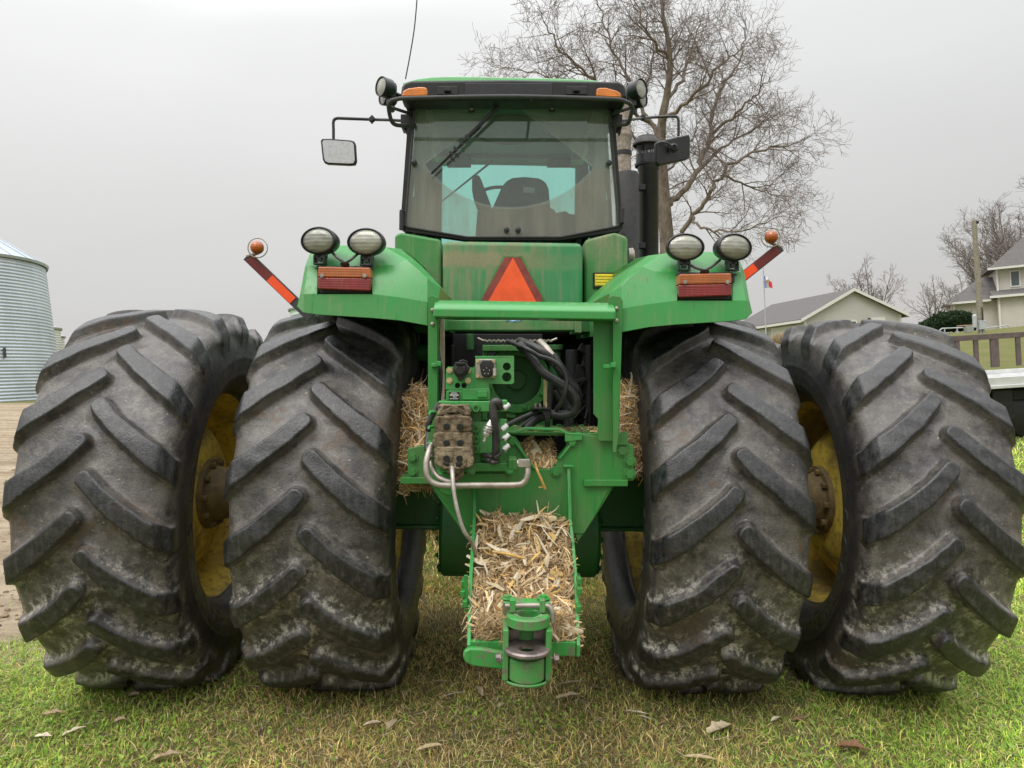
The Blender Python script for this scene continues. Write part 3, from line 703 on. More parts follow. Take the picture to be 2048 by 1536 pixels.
# cab body
def pr(x, d, z): return Vector((x, d, z))
c0 = L(1022, 335, .82).x; zt = L(1024, 205, .82).z; zb = L(1024, 478, .82).z
m = MB()
hb, ht = .665, .60
for s in (-1, 1):
    for d in (1.55, 2.36):
        m.tube([(c0 + s * hb, d, zb - .1), (c0 + s * ht, d + (.0 if d < 2 else -.04), zt + .03)], .028, 8)
    m.box((c0 + s * .66, 1.6, zb - .05), (.03, 1.55, .30))
m.box((c0, 1.6, zb - .22), (1.34, 1.6, .04)); m.box((c0, 2.38, zb - .08), (1.30, .04, .28))
P(m, 'cab_shell', M['black'], .004, parent=cab)
for s in (-1, 1):
    m = MB(); m.prism([(c0 + s * (hb + .006), .86, zb), (c0 + s * (hb + .006), 2.34, zb), (c0 + s * (ht + .006), 2.32, zt), (c0 + s * (ht + .006), .86, zt)], (s * .005, 0, 0)); P(m, 'side_window', M['side_glass'], 0, parent=cab)
m = MB(); m.prism([(c0 - .63, 2.38, zb), (c0 + .63, 2.38, zb), (c0 + .585, 2.34, zt + .10), (c0 - .585, 2.34, zt + .10)], (0, .005, 0)); P(m, 'windscreen', M['windshield'], 0, parent=cab)
# lining: ceiling, pillars
m = MB()
m.box((c0, 1.60, zt + .115), (1.24, 1.50, .02)); m.box((c0, .86, zt + .06), (1.2, .02, .12))
zc = L(1024, 318, 2.3).z
m.box((c0, 2.30, zt + .095), (1.22, .06, .05))
for s in (-1, 1):
    m.box((c0 + s * .585, 2.25, (zt + zb) / 2), (.05, .14, zt - zb)); m.box((c0 + s * .625, 1.25, zb + .10), (.03, .80, .34)); m.box((c0 + s * .60, 1.02, (zt + zb) / 2), (.07, .10, zt - zb))
m.lathe([(0, .34), (-.02, .33), (-.03, .28), (-.012, .26), (-.012, 0)], (c0, 1.65, zt + .10), (0, 0, 1), 40)
P(m, 'cab_lining', M['trim'], .006, parent=cab)

# seat etc
def slabp(poly, d0, d1, name, mt, bev, par=None, lab=None):
    m = MB(); m.pp(poly, d0, d1); return P(m, name, mt, bev, seg=4, parent=par, lab=lab)
seat = slabp([(962, 480), (975, 432), (986, 412), (1002, 376), (1012, 360), (1026, 354), (1050, 352), (1078, 355), (1093, 363), (1098, 378), (1101, 412), (1112, 440), (1120, 480)], 1.50, 1.62, 'seat_back', M['seat'], .03)
slabp([(1018, 392), (1025, 368), (1080, 370), (1086, 395), (1084, 410), (1016, 410)], 1.47, 1.51, 'headrest_panel', M['black'], .012, seat)
slabp([(1047, 374), (1070, 375), (1069, 386), (1046, 385)], 1.462, 1.469, 'seat_label', M['label_white'], 0, seat)
slabp([(955, 415), (1110, 415), (1128, 480), (950, 480)], 1.35, 1.50, 'seat_base', M['seat'], .03, seat)
slabp([(944, 356), (950, 349), (958, 350), (963, 360), (982, 410), (980, 440), (958, 425), (947, 395), (944, 380)], 1.72, 1.86, 'control_console', M['black'], .012)
slabp([(1112, 425), (1132, 421), (1140, 428), (1153, 428), (1156, 480), (1110, 480)], 1.55, 1.9, 'side_console', M['black'], .015)
c = L(1000, 398, 2.0); m = MB(); m.tube([c + Vector((math.cos(t) * .19, math.sin(t) * .10, math.sin(t) * .12)) for t in [R(12 * k) for k in range(31)]], .014, 8); m.tube([c, c + Vector((0, .2, -.5))], .03, 10); P(m, 'steering_wheel', M['black'], 0)
for x in (918, 1118):
    h = slabp([(x - 24, 308), (x + 24, 308), (x + 24, 334), (x - 24, 334)], 2.05, 2.08, 'cab_mirror', M['black'], .008)
    slabp([(x - 14, 312), (x + 21, 312), (x + 21, 331), (x - 14, 331)], 2.044, 2.049, 'mirror_face', M['mirror'], 0, h)
m = MB(); m.tube([L(990, 318, 2.40), L(882, 404, 2.44)], [.010, .006], 6); P(m, 'front_wiper', M['black_clean'], 0)
m = MB(); a, b = L(1008, 202, .74), L(862, 347, .76)
m.tube([a, a.lerp(b, .55)], .011, 8); m.tube([a.lerp(b, .02) + Vector((.01, 0, .0)), b], [.006, .005], 6); m.tube([a.lerp(b, .35) + Vector((.014, .02, .004)), b + Vector((0, .02, 0))], [.006, .004], 6)
for k in (.5, .58, .66, .72): m.box(a.lerp(b, k), (.03, .02, .016), Matrix.Rotation(R(45), 3, 'Y'))
P(m, 'rear_wiper', M['black_clean'], 0)
for x, y in ((943, 214), (1104, 213)):
    m = MB(); m.pp([(x - 5, y - 12), (x + 5, y - 12), (x + 6, y + 10), (x - 6, y + 10)], .76, .785); h = P(m, 'window_hinge', M['black'], .003); m = MB(); m.bolt(L(x, y + 3, .759), .009, .006); P(m, 'hinge_bolt', M['steel'], 0, parent=h)
for x, y in ((829, 327), (1217, 328), (1013, 461), (1036, 461)):
    m = MB(); m.lathe([(0, .010), (-.012, .012), (-.014, .018), (-.030, .018), (-.034, .012), (-.034, 0)], L(x, y, .815), (0, 1, 0), 20); P(m, 'window_knob', M['black_clean'], 0)
for x, y0, y1 in ((804, 420, 460), (1243, 418, 446)):
    m = MB(); m.tube([L(x, y0, .78), L(x + (1 if x > 1000 else -1), y1, .78)], .016, 10); m.box(L(x, (y0 + y1) / 2, .79), (.03, .04, .10)); P(m, 'door_hinge', M['black_clean'], .002)
# roof
roof = P(MB().pp([(800, 196), (803, 172), (809, 164), (822, 160), (1024, 158), (1238, 162), (1247, 166), (1252, 174), (1256, 196), (1240, 200), (815, 200)], .62, .80), 'roof_rear_band', M['black'], .02, seg=3)
m = MB()
zr = L(1024, 158, .62).z; xl, xr = L(806, 165, .64).x, L(1249, 167, .64).x
V = []; prof = [(.63, -.035), (.64, .012), (.70, .040), (1.0, .075), (1.7, .09), (2.45, .085), (2.60, .06), (2.60, .03)]
for i in range(17):
    t = -1 + i / 8; x = (xl + xr) / 2 + t * (xr - xl) / 2; dr = -.045 * abs(t) ** 6
    V += [(x, d, zr + z + dr) for d, z in prof]
m.add(V, [(i * 8 + j, i * 8 + j + 1, (i + 1) * 8 + j + 1, (i + 1) * 8 + j) for i in range(16) for j in range(7)])
m.add([v for v in V[:8]] + [(xl, .63, zr - .14)], [tuple(range(8)) + (8,)]); m.add([v for v in V[-8:]] + [(xr, .63, zr - .14)], [tuple(range(8)) + (8,)])
P(m, 'roof_cap', M['green'], 0, ang=60, parent=roof)
m = MB(); m.box(((xl + xr) / 2, 1.6, zr + .030), (xr - xl - .24, 1.5, .02)); P(m, 'roof_underside', M['black'], .02, parent=roof)
for p4 in ([(803, 193), (806, 181), (816, 176), (838, 173), (852, 174), (855, 180), (855, 191), (830, 193)], [(1193, 192), (1193, 179), (1197, 175), (1212, 175), (1234, 181), (1242, 186), (1243, 195), (1220, 194)]):
    slabp(p4, .575, .63, 'indicator_lamp', M['amber_bright'], .010, roof)
for x0_, x1_ in ((874, 916), (1132, 1174)):
    slabp([(x0_, 172), (x1_, 172), (x1_, 189), (x0_, 189)], .612, .63, 'vent_recess', M['label_black'], .004, roof); m = MB(); m.box(L((x0_ + x1_) / 2, 180, .60), (.04, .02, .02)); P(m, 'vent_knob', M['black'], .003, parent=roof)
slabp([(930, 166), (1105, 166), (1105, 190), (930, 190)], .615, .63, 'roof_centre_panel', M['black_clean'], .004, roof)
# visor shelf and grab rail below the roof
slabp([(806, 198), (1245, 200), (1238, 212), (1212, 206), (1024, 200), (830, 206), (815, 214)], .775, .82, 'window_hood', M['black'], .01)
m = MB(); m.tube(curve([L(830, 251, .80), L(800, 251, .66), L(785, 245, .60), L(778, 222, .54), L(779, 206, .50), L(792, 199, .46), L(830, 196, .44), L(1024, 193, .42), L(1215, 198, .44), L(1250, 203, .46), L(1264, 213, .50), L(1262, 230, .54), L(1255, 247, .60), L(1240, 249, .68), L(1222, 249, .80)], 7), .0125, 12)
m.tube([L(780, 214, .52), L(822, 228, .80)], .010, 8); m.tube([L(1260, 216, .52), L(1224, 228, .80)], .010, 8)
m.tube([L(1063, 194, .43), L(1063, 200, .66)], .009, 8)
P(m, 'guard_rail', M['muffler'], 0)
for x in (809, 1237):
    m = MB(); m.bp(x - 8, 228, x + 8, 252, .80, .95); m.pp([(x - 6, 250), (x + 8, 250), (x + 4, 268)], .84, .9); P(m, 'mirror_mount', M['black'], .004)
# roof corner lamps
def round_lamp(px, py, d, yaw, r, lab):
    c = L(px, py, d); mx = Matrix.Rotation(yaw, 3, 'Z')
    m = MB(); m.lathe([(0, r), (-.012, r * 1.04), (-.02, r), (-.018, r * .9)], (0, 0, 0), (0, 1, 0), 28); m.lathe([(0, r), (.05, r * .98), (.075, r * .7), (.08, 0)], (0, 0, 0), (0, 1, 0), 28)
    m.box((0, .05, -r * 1.1), (.03, .03, .05))
    m.v = [tuple(mx @ Vector(v) + c) for v in m.v]; h = P(m, 'roof_work_light', M['black_clean'], 0, lab=lab)
    m = MB(); m.lathe([(-.012, r * .92), (-.018, r * .6), (-.02, 0)], (0, 0, 0), (0, 1, 0), 28); m.v = [tuple(mx @ Vector(v) + c) for v in m.v]; P(m, 'lens', M['lamp'], 0, parent=h)
round_lamp(766, 174, .85, R(-48), .062, 'upper roof light at the left corner'); round_lamp(770, 194, .95, R(-55), .055, 'lower roof light at the left corner')
round_lamp(1279, 178, .85, R(42), .062, 'upper roof light at the right corner'); round_lamp(1282, 198, .95, R(50), .055, 'lower roof light at the right corner')
m = MB(); m.tube([L(786, 185, .95), L(803, 192, .95)], .012, 8); m.tube([L(1262, 185, .95), L(1250, 190, .95)], .014, 8); m.bp(778, 166, 792, 190, .95, 1.0); m.bp(1254, 166, 1266, 196, .95, 1.0)
m.tube([L(786, 203, .95), L(803, 190, .9)], .008, 6); P(m, 'lamp_bracket', M['black'], .002)
# antenna
m = MB(); m.tube(curve([L(811, 158, 1.2), L(821, 105, 1.2), L(830, 45, 1.2), L(836, -40, 1.2), L(836, -120, 1.2)], 8), [.0045] * 33, 6); P(m, 'antenna', M['black_clean'], 0)
# mirrors
m = MB(); m.tube(curve([L(828, 243, 1.0), L(780, 240, 1.1), L(745, 239, 1.2), L(690, 237, 1.2), L(673, 237, 1.2), L(667, 243, 1.2), L(667, 260, 1.2), L(667, 284, 1.2)], 6), .0105, 8); m.bolt(L(744, 239, 1.18), .016, .02); m.tube([L(744, 231, 1.2), L(744, 247, 1.2)], .008, 8)
arm = P(m, 'mirror_arm', M['black_clean'], 0)
mp = [(641, 281), (644, 277), (660, 277), (700, 280), (708, 282), (711, 288), (713, 322), (710, 329), (700, 330), (655, 328), (648, 325), (645, 318)]
h = slabp(mp, 1.18, 1.215, 'side_mirror', M['black_clean'], .006, arm, 'left side mirror reflecting the green fender')
slabp(scale_poly(mp, (-.10, -.12), 677, 304), 1.172, 1.179, 'mirror_glass', M['mirror'], 0, arm)
m = MB(); m.tube(curve([L(1228, 243, 1.0), L(1262, 239, 1.2), L(1300, 235, 1.5), L(1348, 233, 1.6), L(1356, 237, 1.6), L(1357, 250, 1.6), L(1357, 272, 1.6)], 6), .0105, 8); m.bolt(L(1285, 236, 1.4), .016, .02)
arm = P(m, 'mirror_arm', M['black_clean'], 0)
# the right mirror shell is seen from behind
a = [L(x, y, d) for x, y, d in ((1313, 284, 1.45), (1330, 279, 1.5), (1378, 268, 1.65), (1381, 274, 1.65), (1381, 314, 1.65), (1374, 319, 1.63), (1320, 331, 1.47), (1313, 326, 1.45))]
m = MB(); m.prism(a, (-.012, .05, 0)); sh = P(m, 'side_mirror', M['black'], .012, seg=3, parent=arm, lab='right side mirror shell seen from behind')
m = MB(); m.lathe([(0, .036), (-.01, .036), (-.012, .028), (-.03, .026), (-.034, .014), (-.02, .012), (-.02, 0)], L(1347, 296, 1.52), (0.1, 1, 0), 24); m.tube(curve([L(1347, 296, 1.5), L(1335, 286, 1.48), L(1322, 284, 1.46)], 4), .006, 6); P(m, 'mirror_joint', M['black_clean'], 0, parent=arm)
# exhaust and intake stacks
def cyl(px, y0, y1, d, wpx, name, mt, prof=None, n=40, lab=None, par=None, cap=True):
    a, b = L(px, y1, d), L(px, y0, d); r = wpx / 2 / F * (3.95 + d); m = MB()
    h = (b - a).length
    prof = prof or [(0, 1), (1, 1)]
    pr_ = [(u * h, v * r) for u, v in prof]
    if cap: pr_ = pr_ + [(pr_[-1][0], 0)]
    m.lathe(pr_, a, (b - a), n); return P(m, name, mt, 0, parent=par, lab=lab, ang=40)
mu = cyl(1254, 346, 730, 2.7, 46, 'muffler', M['muffler'], [(0, 1), (.985, 1), (1, .94)])
cyl(1247, 205, 352, 2.7, 29, 'exhaust_pipe', M['rust'], [(0, 1.05), (.30, 1.05), (.32, 1.0), (.48, 1.04), (.52, 1.2), (.55, 1.2), (.60, 1.05), (1, 1.02)], par=mu)
cyl(1247, 303, 311, 2.7, 33, 'exhaust_clamp', M['black_clean'], par=mu)
it = cyl(1297, 331, 730, 2.9, 40, 'intake_stack', M['black_clean'], [(0, 1), (.97, 1), (.975, 1.08), (1, 1.08)])
cyl(1294, 311, 333, 2.9, 46, 'precleaner_base', M['black_clean'], [(0, 1.05), (.2, 1.08), (.25, .96), (1, .96)], par=it)
cyl(1294, 291, 312, 2.9, 42, 'clear_bowl', M['bowl'], [(0, 1), (1, 1)], par=it)
cyl(1293, 274, 292, 2.9, 56, 'intake_cap', M['muffler'], [(0, .95), (.10, 1.0), (.5, .92), (.75, .72), (1, .66)], par=it)
m = MB()
for k in range(7):
    a_ = k * math.pi * 2 / 7; p = L(1294, 301, 2.9); m.box(p + Vector((math.cos(a_) * .07, math.sin(a_) * .07, 0)), (.008, .008, .09))
P(m, 'bowl_rib', M['black_clean'], 0, parent=it)
for y in (373, 490):
    m = MB(); m.bp(1276, y - 5, 1291, y + 6, 2.78, 2.85); P(m, 'stack_bracket', M['black_clean'], .003)
q_ = L(1276, 740, 2.8); m = MB(); m.box((q_.x / 2 + .1, 2.8, q_.z - .03), (q_.x + .3, .7, .10)); m.box((q_.x / 2, 2.8, q_.z - .2), (q_.x, .3, .25)); P(m, 'stack_platform', M['green_shade'], .02)
m = MB(); m.lathe([(0, 0), (0, .05), (.03, .055), (.04, .04), (.04, 0)], L(1256, 512, 1.0), (1, 0, 0), 24); P(m, 'tank_cap', M['steel'], 0)
# hood and front frame, ahead of the cab
m = MB(); m.box((c0, 3.8, 1.95), (.95, 2.6, .95)); P(m, 'engine_hood', M['green'], .08, seg=4)
m = MB(); m.box((0, 3.6, 1.15), (.55, 3.2, .5)); m.box((0, 3.75, .9), (1.1, .30, .28)); P(m, 'front_frame', M['green_shade'], .02)

# ------------------------------------------------------------------ hydraulic couplers, left of the hitch
DV = -1.05
m = MB(); m.bp(948, 712, 1028, 768, DV + .08, DV + .085)
br = MB()
def plate_holes(poly, holes, d0, d1, mt, name, bev=.002):
    """flat plate with round holes: outline polygon plus circles, filled by bmesh"""
    import bmesh
    from mathutils.geometry import delaunay_2d_cdt
    pts = [L(x, y, d0) for x, y in poly]; v2 = [Vector((p.x, p.z)) for p in pts]; e = [(i, (i + 1) % len(pts)) for i in range(len(pts))]
    hs = []
    for hx, hy, hr in holes:
        c = L(hx, hy, d0); r = hr / F * (3.95 + d0); o = len(v2)
        v2 += [Vector((c.x + r * math.cos(t), c.z + r * math.sin(t))) for t in [R(k * 20) for k in range(18)]]; e += [(o + i, o + (i + 1) % 18) for i in range(18)]; hs.append((c.x, c.z, r))
    vo, eo, fo, *_ = delaunay_2d_cdt(v2, e, [], 1, 1e-6)
    vs = [Vector((v.x, d0, v.y)) for v in vo]; fs = []
    for f in fo:
        cx = sum(vo[i].x for i in f) / len(f); cz = sum(vo[i].y for i in f) / len(f)
        if all((cx - a) ** 2 + (cz - b) ** 2 > (r * .97) ** 2 for a, b, r in hs): fs.append(tuple(f))
    n = len(vs); cnt = {}
    for f in fs:
        for i in range(len(f)): cnt.setdefault(frozenset((f[i], f[(i + 1) % len(f)])), []).append((f[i], f[(i + 1) % len(f)]))
    allf = fs + [tuple(i + n for i in f[::-1]) for f in fs]
    for k, v in cnt.items():
        if len(v) == 1: a, b = v[0]; allf.append((b, a, a + n, b + n))
    m = MB(); m.add(vs + [v + Vector((0, d1 - d0, 0)) for v in vs], allf); return P(m, name, mt, 0, ang=20)
sb = plate_holes([(951, 713), (1026, 713), (1028, 716), (1028, 765), (1024, 768), (1000, 768), (978, 767), (978, 779), (891, 779), (892, 738), (896, 733), (946, 735), (950, 732)], [(1013.5, 733, 8.0), (1013.5, 754, 9.5), (928, 771, 5.5), (915, 771, 5.5)], DV + .06, DV + .066, M['green'], 'socket_bracket')
m = MB(); m.bp(950, 712, 1028, 716, DV + .06, DV + .10); P(m, 'bracket_flange', M['green'], .002, parent=sb)
m = MB(); m.bp(951, 718, 991, 757, DV + .05, DV + .06); so = P(m, 'implement_socket', M['steel'], .004)
m = MB(); m.pp([(962, 748), (959, 728), (965, 720), (983, 720), (988, 728), (986, 748), (979, 755), (968, 755)], DV + .02, DV + .05); P(m, 'socket_cap', M['black_clean'], .005, parent=so, seg=3)
m = MB(); m.lathe([(0, 0), (0, .021), (.006, .023), (.02, .023)], L(973, 742, DV + .012), (0, 1, 0), 24); P(m, 'socket_face', M['black'], 0, parent=so)
for k in range(5):
    a = R(90 + 72 * k); p = L(973, 742, DV + .010) + Vector((math.cos(a) * .012, 0, math.sin(a) * .012)); m = MB(); m.lathe([(0, 0), (0, .0022), (.003, .0022)], p, (0, 1, 0), 8); P(m, 'socket_pin', M['bright_steel'], 0, parent=so)
for x, y in ((955, 722), (987, 722), (955, 752), (987, 752)):
    m = MB(); m.bolt(L(x, y, DV + .049), .005, .004); P(m, 'socket_screw', M['bolt_gold'], 0, parent=so)
m = MB(); m.lathe([(0, 0), (0, .008), (.03, .009), (.034, 0)], L(989, 752, DV + .02), (0, .2, 1), 14); P(m, 'socket_tag', M['steel'], 0, parent=so)
m = MB(); m.pp([(905, 736), (911, 725), (931, 724), (940, 736), (934, 748), (926, 756), (924, 762), (917, 762), (915, 755), (907, 746)], DV + .02, DV + .058)
rs_ = P(m, 'round_socket', M['black_clean'], .006, seg=3)
m = MB(); m.lathe([(0, 0), (0, .018), (.008, .024), (.03, .025)], L(920, 740, DV - .004), (0, 1, 0), 24); m.pp([(909, 724), (931, 724), (929, 730), (911, 730)], DV - .01, DV + .05); P(m, 'socket_lid', M['black'], .003, parent=rs_)
m = MB(); m.tube([L(926, 726, DV + .1) + Vector((math.cos(t) * .016, 0, math.sin(t) * .01)) for t in [R(30 * k) for k in range(10)]], .004, 6); P(m, 'tie_loop', M['black'], 0)
for x, y in ((899, 741), (936, 741), (899, 761), (936, 761)):
    m = MB(); m.bolt(L(x, y, DV + .058), .0085, .007); P(m, 'bracket_bolt', M['bolt_gold'], 0)
m = MB(); m.bp(892, 781, 978, 801, DV + .06, DV + .20); m.bp(955, 781, 975, 795, DV + .04, DV + .06); m.pp([(925, 778), (980, 776), (980, 800), (925, 800)], DV + .05, DV + .06); P(m, 'pilot_block', M['green'], .004)
lb = P(MB().bp(898, 784, 918, 800, DV + .045, DV + .0595), 'data_label', M['label_black'], 0)
m = MB()
for y, sg in ((786, [(902, 914)]), (788.7, [(899.5, 908), (909, 917)]), (791.3, [(899.5, 904), (905, 911), (912, 917)]), (794, [(906, 913)]), (797.5, [(900, 905), (906, 909), (910, 916)])):
    for a, b in sg: m.bp(a, y - .6, b, y + .6, DV + .043, DV + .0448)
P(m, 'label_print', M['label_white'], 0, parent=lb)
m = MB()
m.bp(876, 802, 1014, 824, DV + .03, DV + .22); m.bp(941, 822, 963, 845, DV + .08, DV + .2); m.bp(942, 843, 1010, 907, DV + .06, DV + .22); m.bp(942, 905, 962, 930, DV + .1, DV + .2); m.bp(1004, 800, 1015, 818, DV + .0, DV + .03); m.bp(1000, 838, 1014, 908, DV + .04, DV + .06)
vb = P(m, 'valve_block', M['green'], .005, seg=3)
for x, y in ((952, 816), (952, 858), (952, 878), (951, 898)):
    m = MB(); m.lathe([(0, .006), (0, .017), (-.004, .018), (-.01, .015), (-.01, .008), (.01, .006), (.01, 0)], L(x, y, DV + (.03 if y < 820 else .06)), (0, 1, 0), 24); P(m, 'port_plug', M['green_frame'], 0, parent=vb)
m = MB()
m.bp(878, 926, 1028, 943, DV + .07, DV + .16); m.bp(862, 946, 1012, 966, DV + .12, DV + .3); m.bp(1016, 918, 1034, 940, DV + .05, DV + .15); m.bp(900, 938, 1010, 950, DV + .13, DV + .3)
m.pp([(868, 960), (952, 960), (900, 992), (880, 985)], DV + .14, DV + .15)
sup = P(m, 'coupler_support', M['green_frame'], .005)
for x, y in ((942, 940), (1021, 940)):
    m = MB(); m.bolt(L(x, y, DV + .07), .014, .018); P(m, 'support_bolt', M['green_worn'], .001, parent=sup)
for x in (860, 857, 862, 857):
    pass
for y, x in ((824, 864), (854, 862), (884, 862), (916, 860)):
    m = MB(); m.tube([L(x - 5, y + 4, DV), L(x - 3, y, DV), L(x + 8, y - 1, DV + .02)], .0065, 8); P(m, 'release_lever', M['green'], 0)
# mud covered couplers
m = MB()
def blob(poly, d0, d1, bev=.012):
    m = MB(); m.pp(poly, d0, d1); return m
mud = MB()
mud.pp([(875, 809), (938, 809), (940, 820), (941, 832), (926, 832), (905, 826), (888, 832), (874, 832)], DV + .0, DV + .06)
mud.pp([(870, 836), (876, 833), (938, 833), (943, 840), (943, 861), (938, 865), (872, 865), (868, 850)], DV - .035, DV + .06)
mud.pp([(868, 869), (874, 865), (940, 865), (944, 871), (944, 892), (940, 896), (870, 896), (866, 884)], DV - .045, DV + .06)
mud.pp([(868, 898), (874, 894), (940, 894), (946, 900), (946, 930), (938, 936), (912, 939), (884, 936), (872, 930), (867, 918)], DV - .058, DV + .06)
mud.bp(886, 830, 926, 934, DV - .02, DV + .05)
mo = P(mud, 'mud_covered_coupler', M['mud'], .016, seg=4, lab='stack of hydraulic couplers caked in dried mud')
mo.modifiers['bevel'].angle_limit = R(40)
dm = mo.modifiers.new('s', 'SUBSURF'); dm.subdivision_type = 'SIMPLE'; dm.levels = 4; dm.render_levels = 4
tx = bpy.data.textures.new('mudn', 'CLOUDS'); tx.noise_scale = .035; tx.noise_depth = 3
dd = mo.modifiers.new('d', 'DISPLACE'); dd.texture = tx; dd.strength = .016; dd.mid_level = .5
for x, y in ((893, 853), (920, 853), (893, 886), (920, 886), (893, 917), (919, 917)):
    d = DV - .05 if y < 870 else (DV - .06 if y < 900 else DV - .072)
    m = MB(); m.lathe([(.008, .0135), (-.001, .0128), (-.002, .0115), (-.002, 0)], L(x, y, d + .012), (0, 1, 0), 20); P(m, 'coupler_port', M['label_black'], 0, parent=mo)  # solid black disc in place of a hole, its shade painted on
    if y > 900:
        m = MB(); m.lathe([(.008, .005), (.004, .008), (.01, .010)], L(x, y, d + .012), (0, 1, 0), 20); P(m, 'port_ring', M['steel'], 0, parent=mo)
        m = MB(); m.ell(L(x - 1, y + 12, d + .018), (.016, .008, .020), amp=.15); P(m, 'oil_smear', M['label_black'], 0, parent=mo)
for sg in (-1, 1):
    m = MB(); cx = 907
    m.tube([L(cx + sg * 28, 827, DV - .02), L(cx + sg * 6, 816, DV - .012)], .0035, 8); m.tube([L(cx + sg * 28, 830, DV - .02), L(cx + sg * 6, 820, DV - .012)], .0035, 8); m.ell(L(cx + sg * 28, 828, DV - .02), (.009, .008, .009))
    m.tube([L(cx + sg * 27, 824, DV - .01), L(cx + sg * 20, 811, DV - .006), L(cx + sg * 8, 811, DV - .006)], .004, 8)
    P(m, 'coupler_handle', M['mud'], 0, parent=mo)
m = MB(); m.ell(L(908, 938, DV - .03), (.032, .03, .022), amp=.12); m.tube(curve([L(915, 935, DV - .02), L(922, 946, DV - .02), L(910, 962, DV - .02)], 4), .012, 8); P(m, 'mud_lump', M['mud'], 0, parent=mo)
# black loom, white connectors
m = MB(); m.tube(curve([L(999, 815, DV + .0), L(997, 806, DV - .03), L(990, 803, DV - .03), L(986, 812, DV - .03), L(988, 840, DV - .03), L(992, 870, DV - .02), L(992, 900, DV - .01), L(990, 920, DV + .02)], 6), .016, 12)
m.tube(curve([L(990, 878, DV - .02), L(998, 880, DV - .02), L(1008, 878, DV - .01)], 4), .004, 6); m.tube(curve([L(990, 915, DV - .02), L(1000, 908, DV - .02), L(1008, 900, DV - .01)], 4), .005, 6)
for k in range(10): m.ell(L(random.uniform(968, 1000), random.uniform(908, 928), DV + random.uniform(.0, .08)), (.018, .012, .010), 8, 6, amp=.2)
P(m, 'wiring_loom', M['hose'], 0)
for x, y in ((1010, 816), (1006, 858), (1009, 877), (1009, 898)):
    m = MB(); m.lathe([(0, 0), (0, .009), (.012, .012), (.018, .009), (.03, .011), (.03, 0)], L(x - 3, y + 2, DV - .0), (.6, .3, .5), 12); P(m, 'white_connector', M['label_white'], 0)
m = MB(); a, b = L(984, 834, DV - .03), L(968, 884, DV - .03); u = b - a; h = u.length
m.lathe([(0, .003), (.08 * h, .004), (.12 * h, .006), (.30 * h, .013), (.34 * h, .016), (.40 * h, .014), (.44 * h, .020), (.48 * h, .014), (.52 * h, .021), (.58 * h, .020), (.62 * h, .014), (.66 * h, .017), (.76 * h, .014), (.80 * h, .006), (.93 * h, .006), (.94 * h, .009), (h, .007), (h, 0)], a, u, 20)
P(m, 'grease_coupler', M['bright_steel'], 0, ang=25, lab='ribbed silver connector hanging beside the couplers')
# big pipe
m = MB(); m.tube(curve([L(864, 888, DV + .0), L(857, 905, DV - .03), L(852, 930, DV - .05), L(856, 955, DV - .06), L(872, 968, DV - .06), L(900, 971, DV - .06), L(960, 970.5, DV - .05), L(1030, 970, DV - .04), L(1048, 964, DV - .04), L(1055, 950, DV - .04), L(1055, 934, DV - .03)], 8), .0118, 16)
pp_ = P(m, 'hydraulic_pipe', M['steel'], 0, lab='bent steel pipe under the mud caked couplers')
m = MB(); m.tube(curve([L(862, 905, DV + .03), L(863, 930, DV + .0), L(874, 952, DV - .03), L(893, 962, DV - .04), L(910, 964, DV - .04)], 6), .0105, 12); P(m, 'hydraulic_pipe', M['steel'], 0)
m = MB(); m.tube(curve([L(878, 806, DV + .03), L(866, 828, DV + .02), L(858, 846, DV + .02), L(856, 862, DV + .03)], 6), .011, 10); P(m, 'hydraulic_hose', M['hose'], 0)
m = MB(); m.lathe([(0, .014), (.016, .015), (.018, .011), (.03, .012)], L(1055, 936, DV - .03), (0, 0, 1), 6); m.box(L(1048, 926, DV - .03), (.045, .03, .03)); m.lathe([(0, .014), (.02, .014), (.02, 0)], L(1034, 926, DV - .03), (1, 0, 0), 6); P(m, 'pipe_elbow', M['steel'], .002)
m = MB(); m.tube(curve([L(904, 935, DV - .07), L(905, 950, DV - .10), L(908, 985, DV - .13), L(916, 1025, DV - .15), L(928, 1062, DV - .16), L(944, 1085, DV - .14), L(951, 1108, DV - .10)], 7), [.0085] * 14 + [.0078] * 29, 10); P(m, 'drain_tube', M['steel'], 0, lab='thin grey tube hanging from the couplers into the straw')
# corrugated hoses, right
def hose(pts, r, mt, corr=0, name='hydraulic_hose', n=9):
    c_ = curve([L(x, y, d) for x, y, d in pts], n); m = MB()
    if corr:
        tot = [0]
        for i in range(1, len(c_)): tot.append(tot[-1] + (c_[i] - c_[i - 1]).length)
        N_ = int(tot[-1] / (corr / 2)); q = []; rr = []
        for k in range(N_):
            s_ = tot[-1] * k / (N_ - 1); i = max(1, next((j for j, t in enumerate(tot) if t >= s_), len(tot) - 1)); f = (s_ - tot[i - 1]) / max(1e-6, tot[i] - tot[i - 1]); q.append(c_[i - 1].lerp(c_[i], f)); rr.append(r * (1.0 if k % 2 else .84))
        m.tube(q, rr, 14); return P(m, name, mt, 0, ang=80)
    m.tube(c_, r, 12); return P(m, name, mt, 0)
dh = -.62
hose([(1040, 690, dh + .1), (1062, 712, dh), (1085, 744, dh - .03), (1118, 766, dh - .05), (1145, 786, dh - .06), (1153, 806, dh - .06), (1146, 824, dh - .05), (1126, 830, dh - .04), (1098, 829, dh - .03), (1074, 838, dh), (1052, 856, dh)], .0225, M['hose'], .011)
hose([(1015, 682, dh + .2), (1050, 696, dh - .02), (1078, 712, dh - .06), (1098, 718, dh - .08), (1120, 732, dh - .10), (1133, 754, dh - .11), (1131, 782, dh - .11), (1122, 806, dh - .08), (1112, 820, dh - .05)], .011, M['hose'], .008)
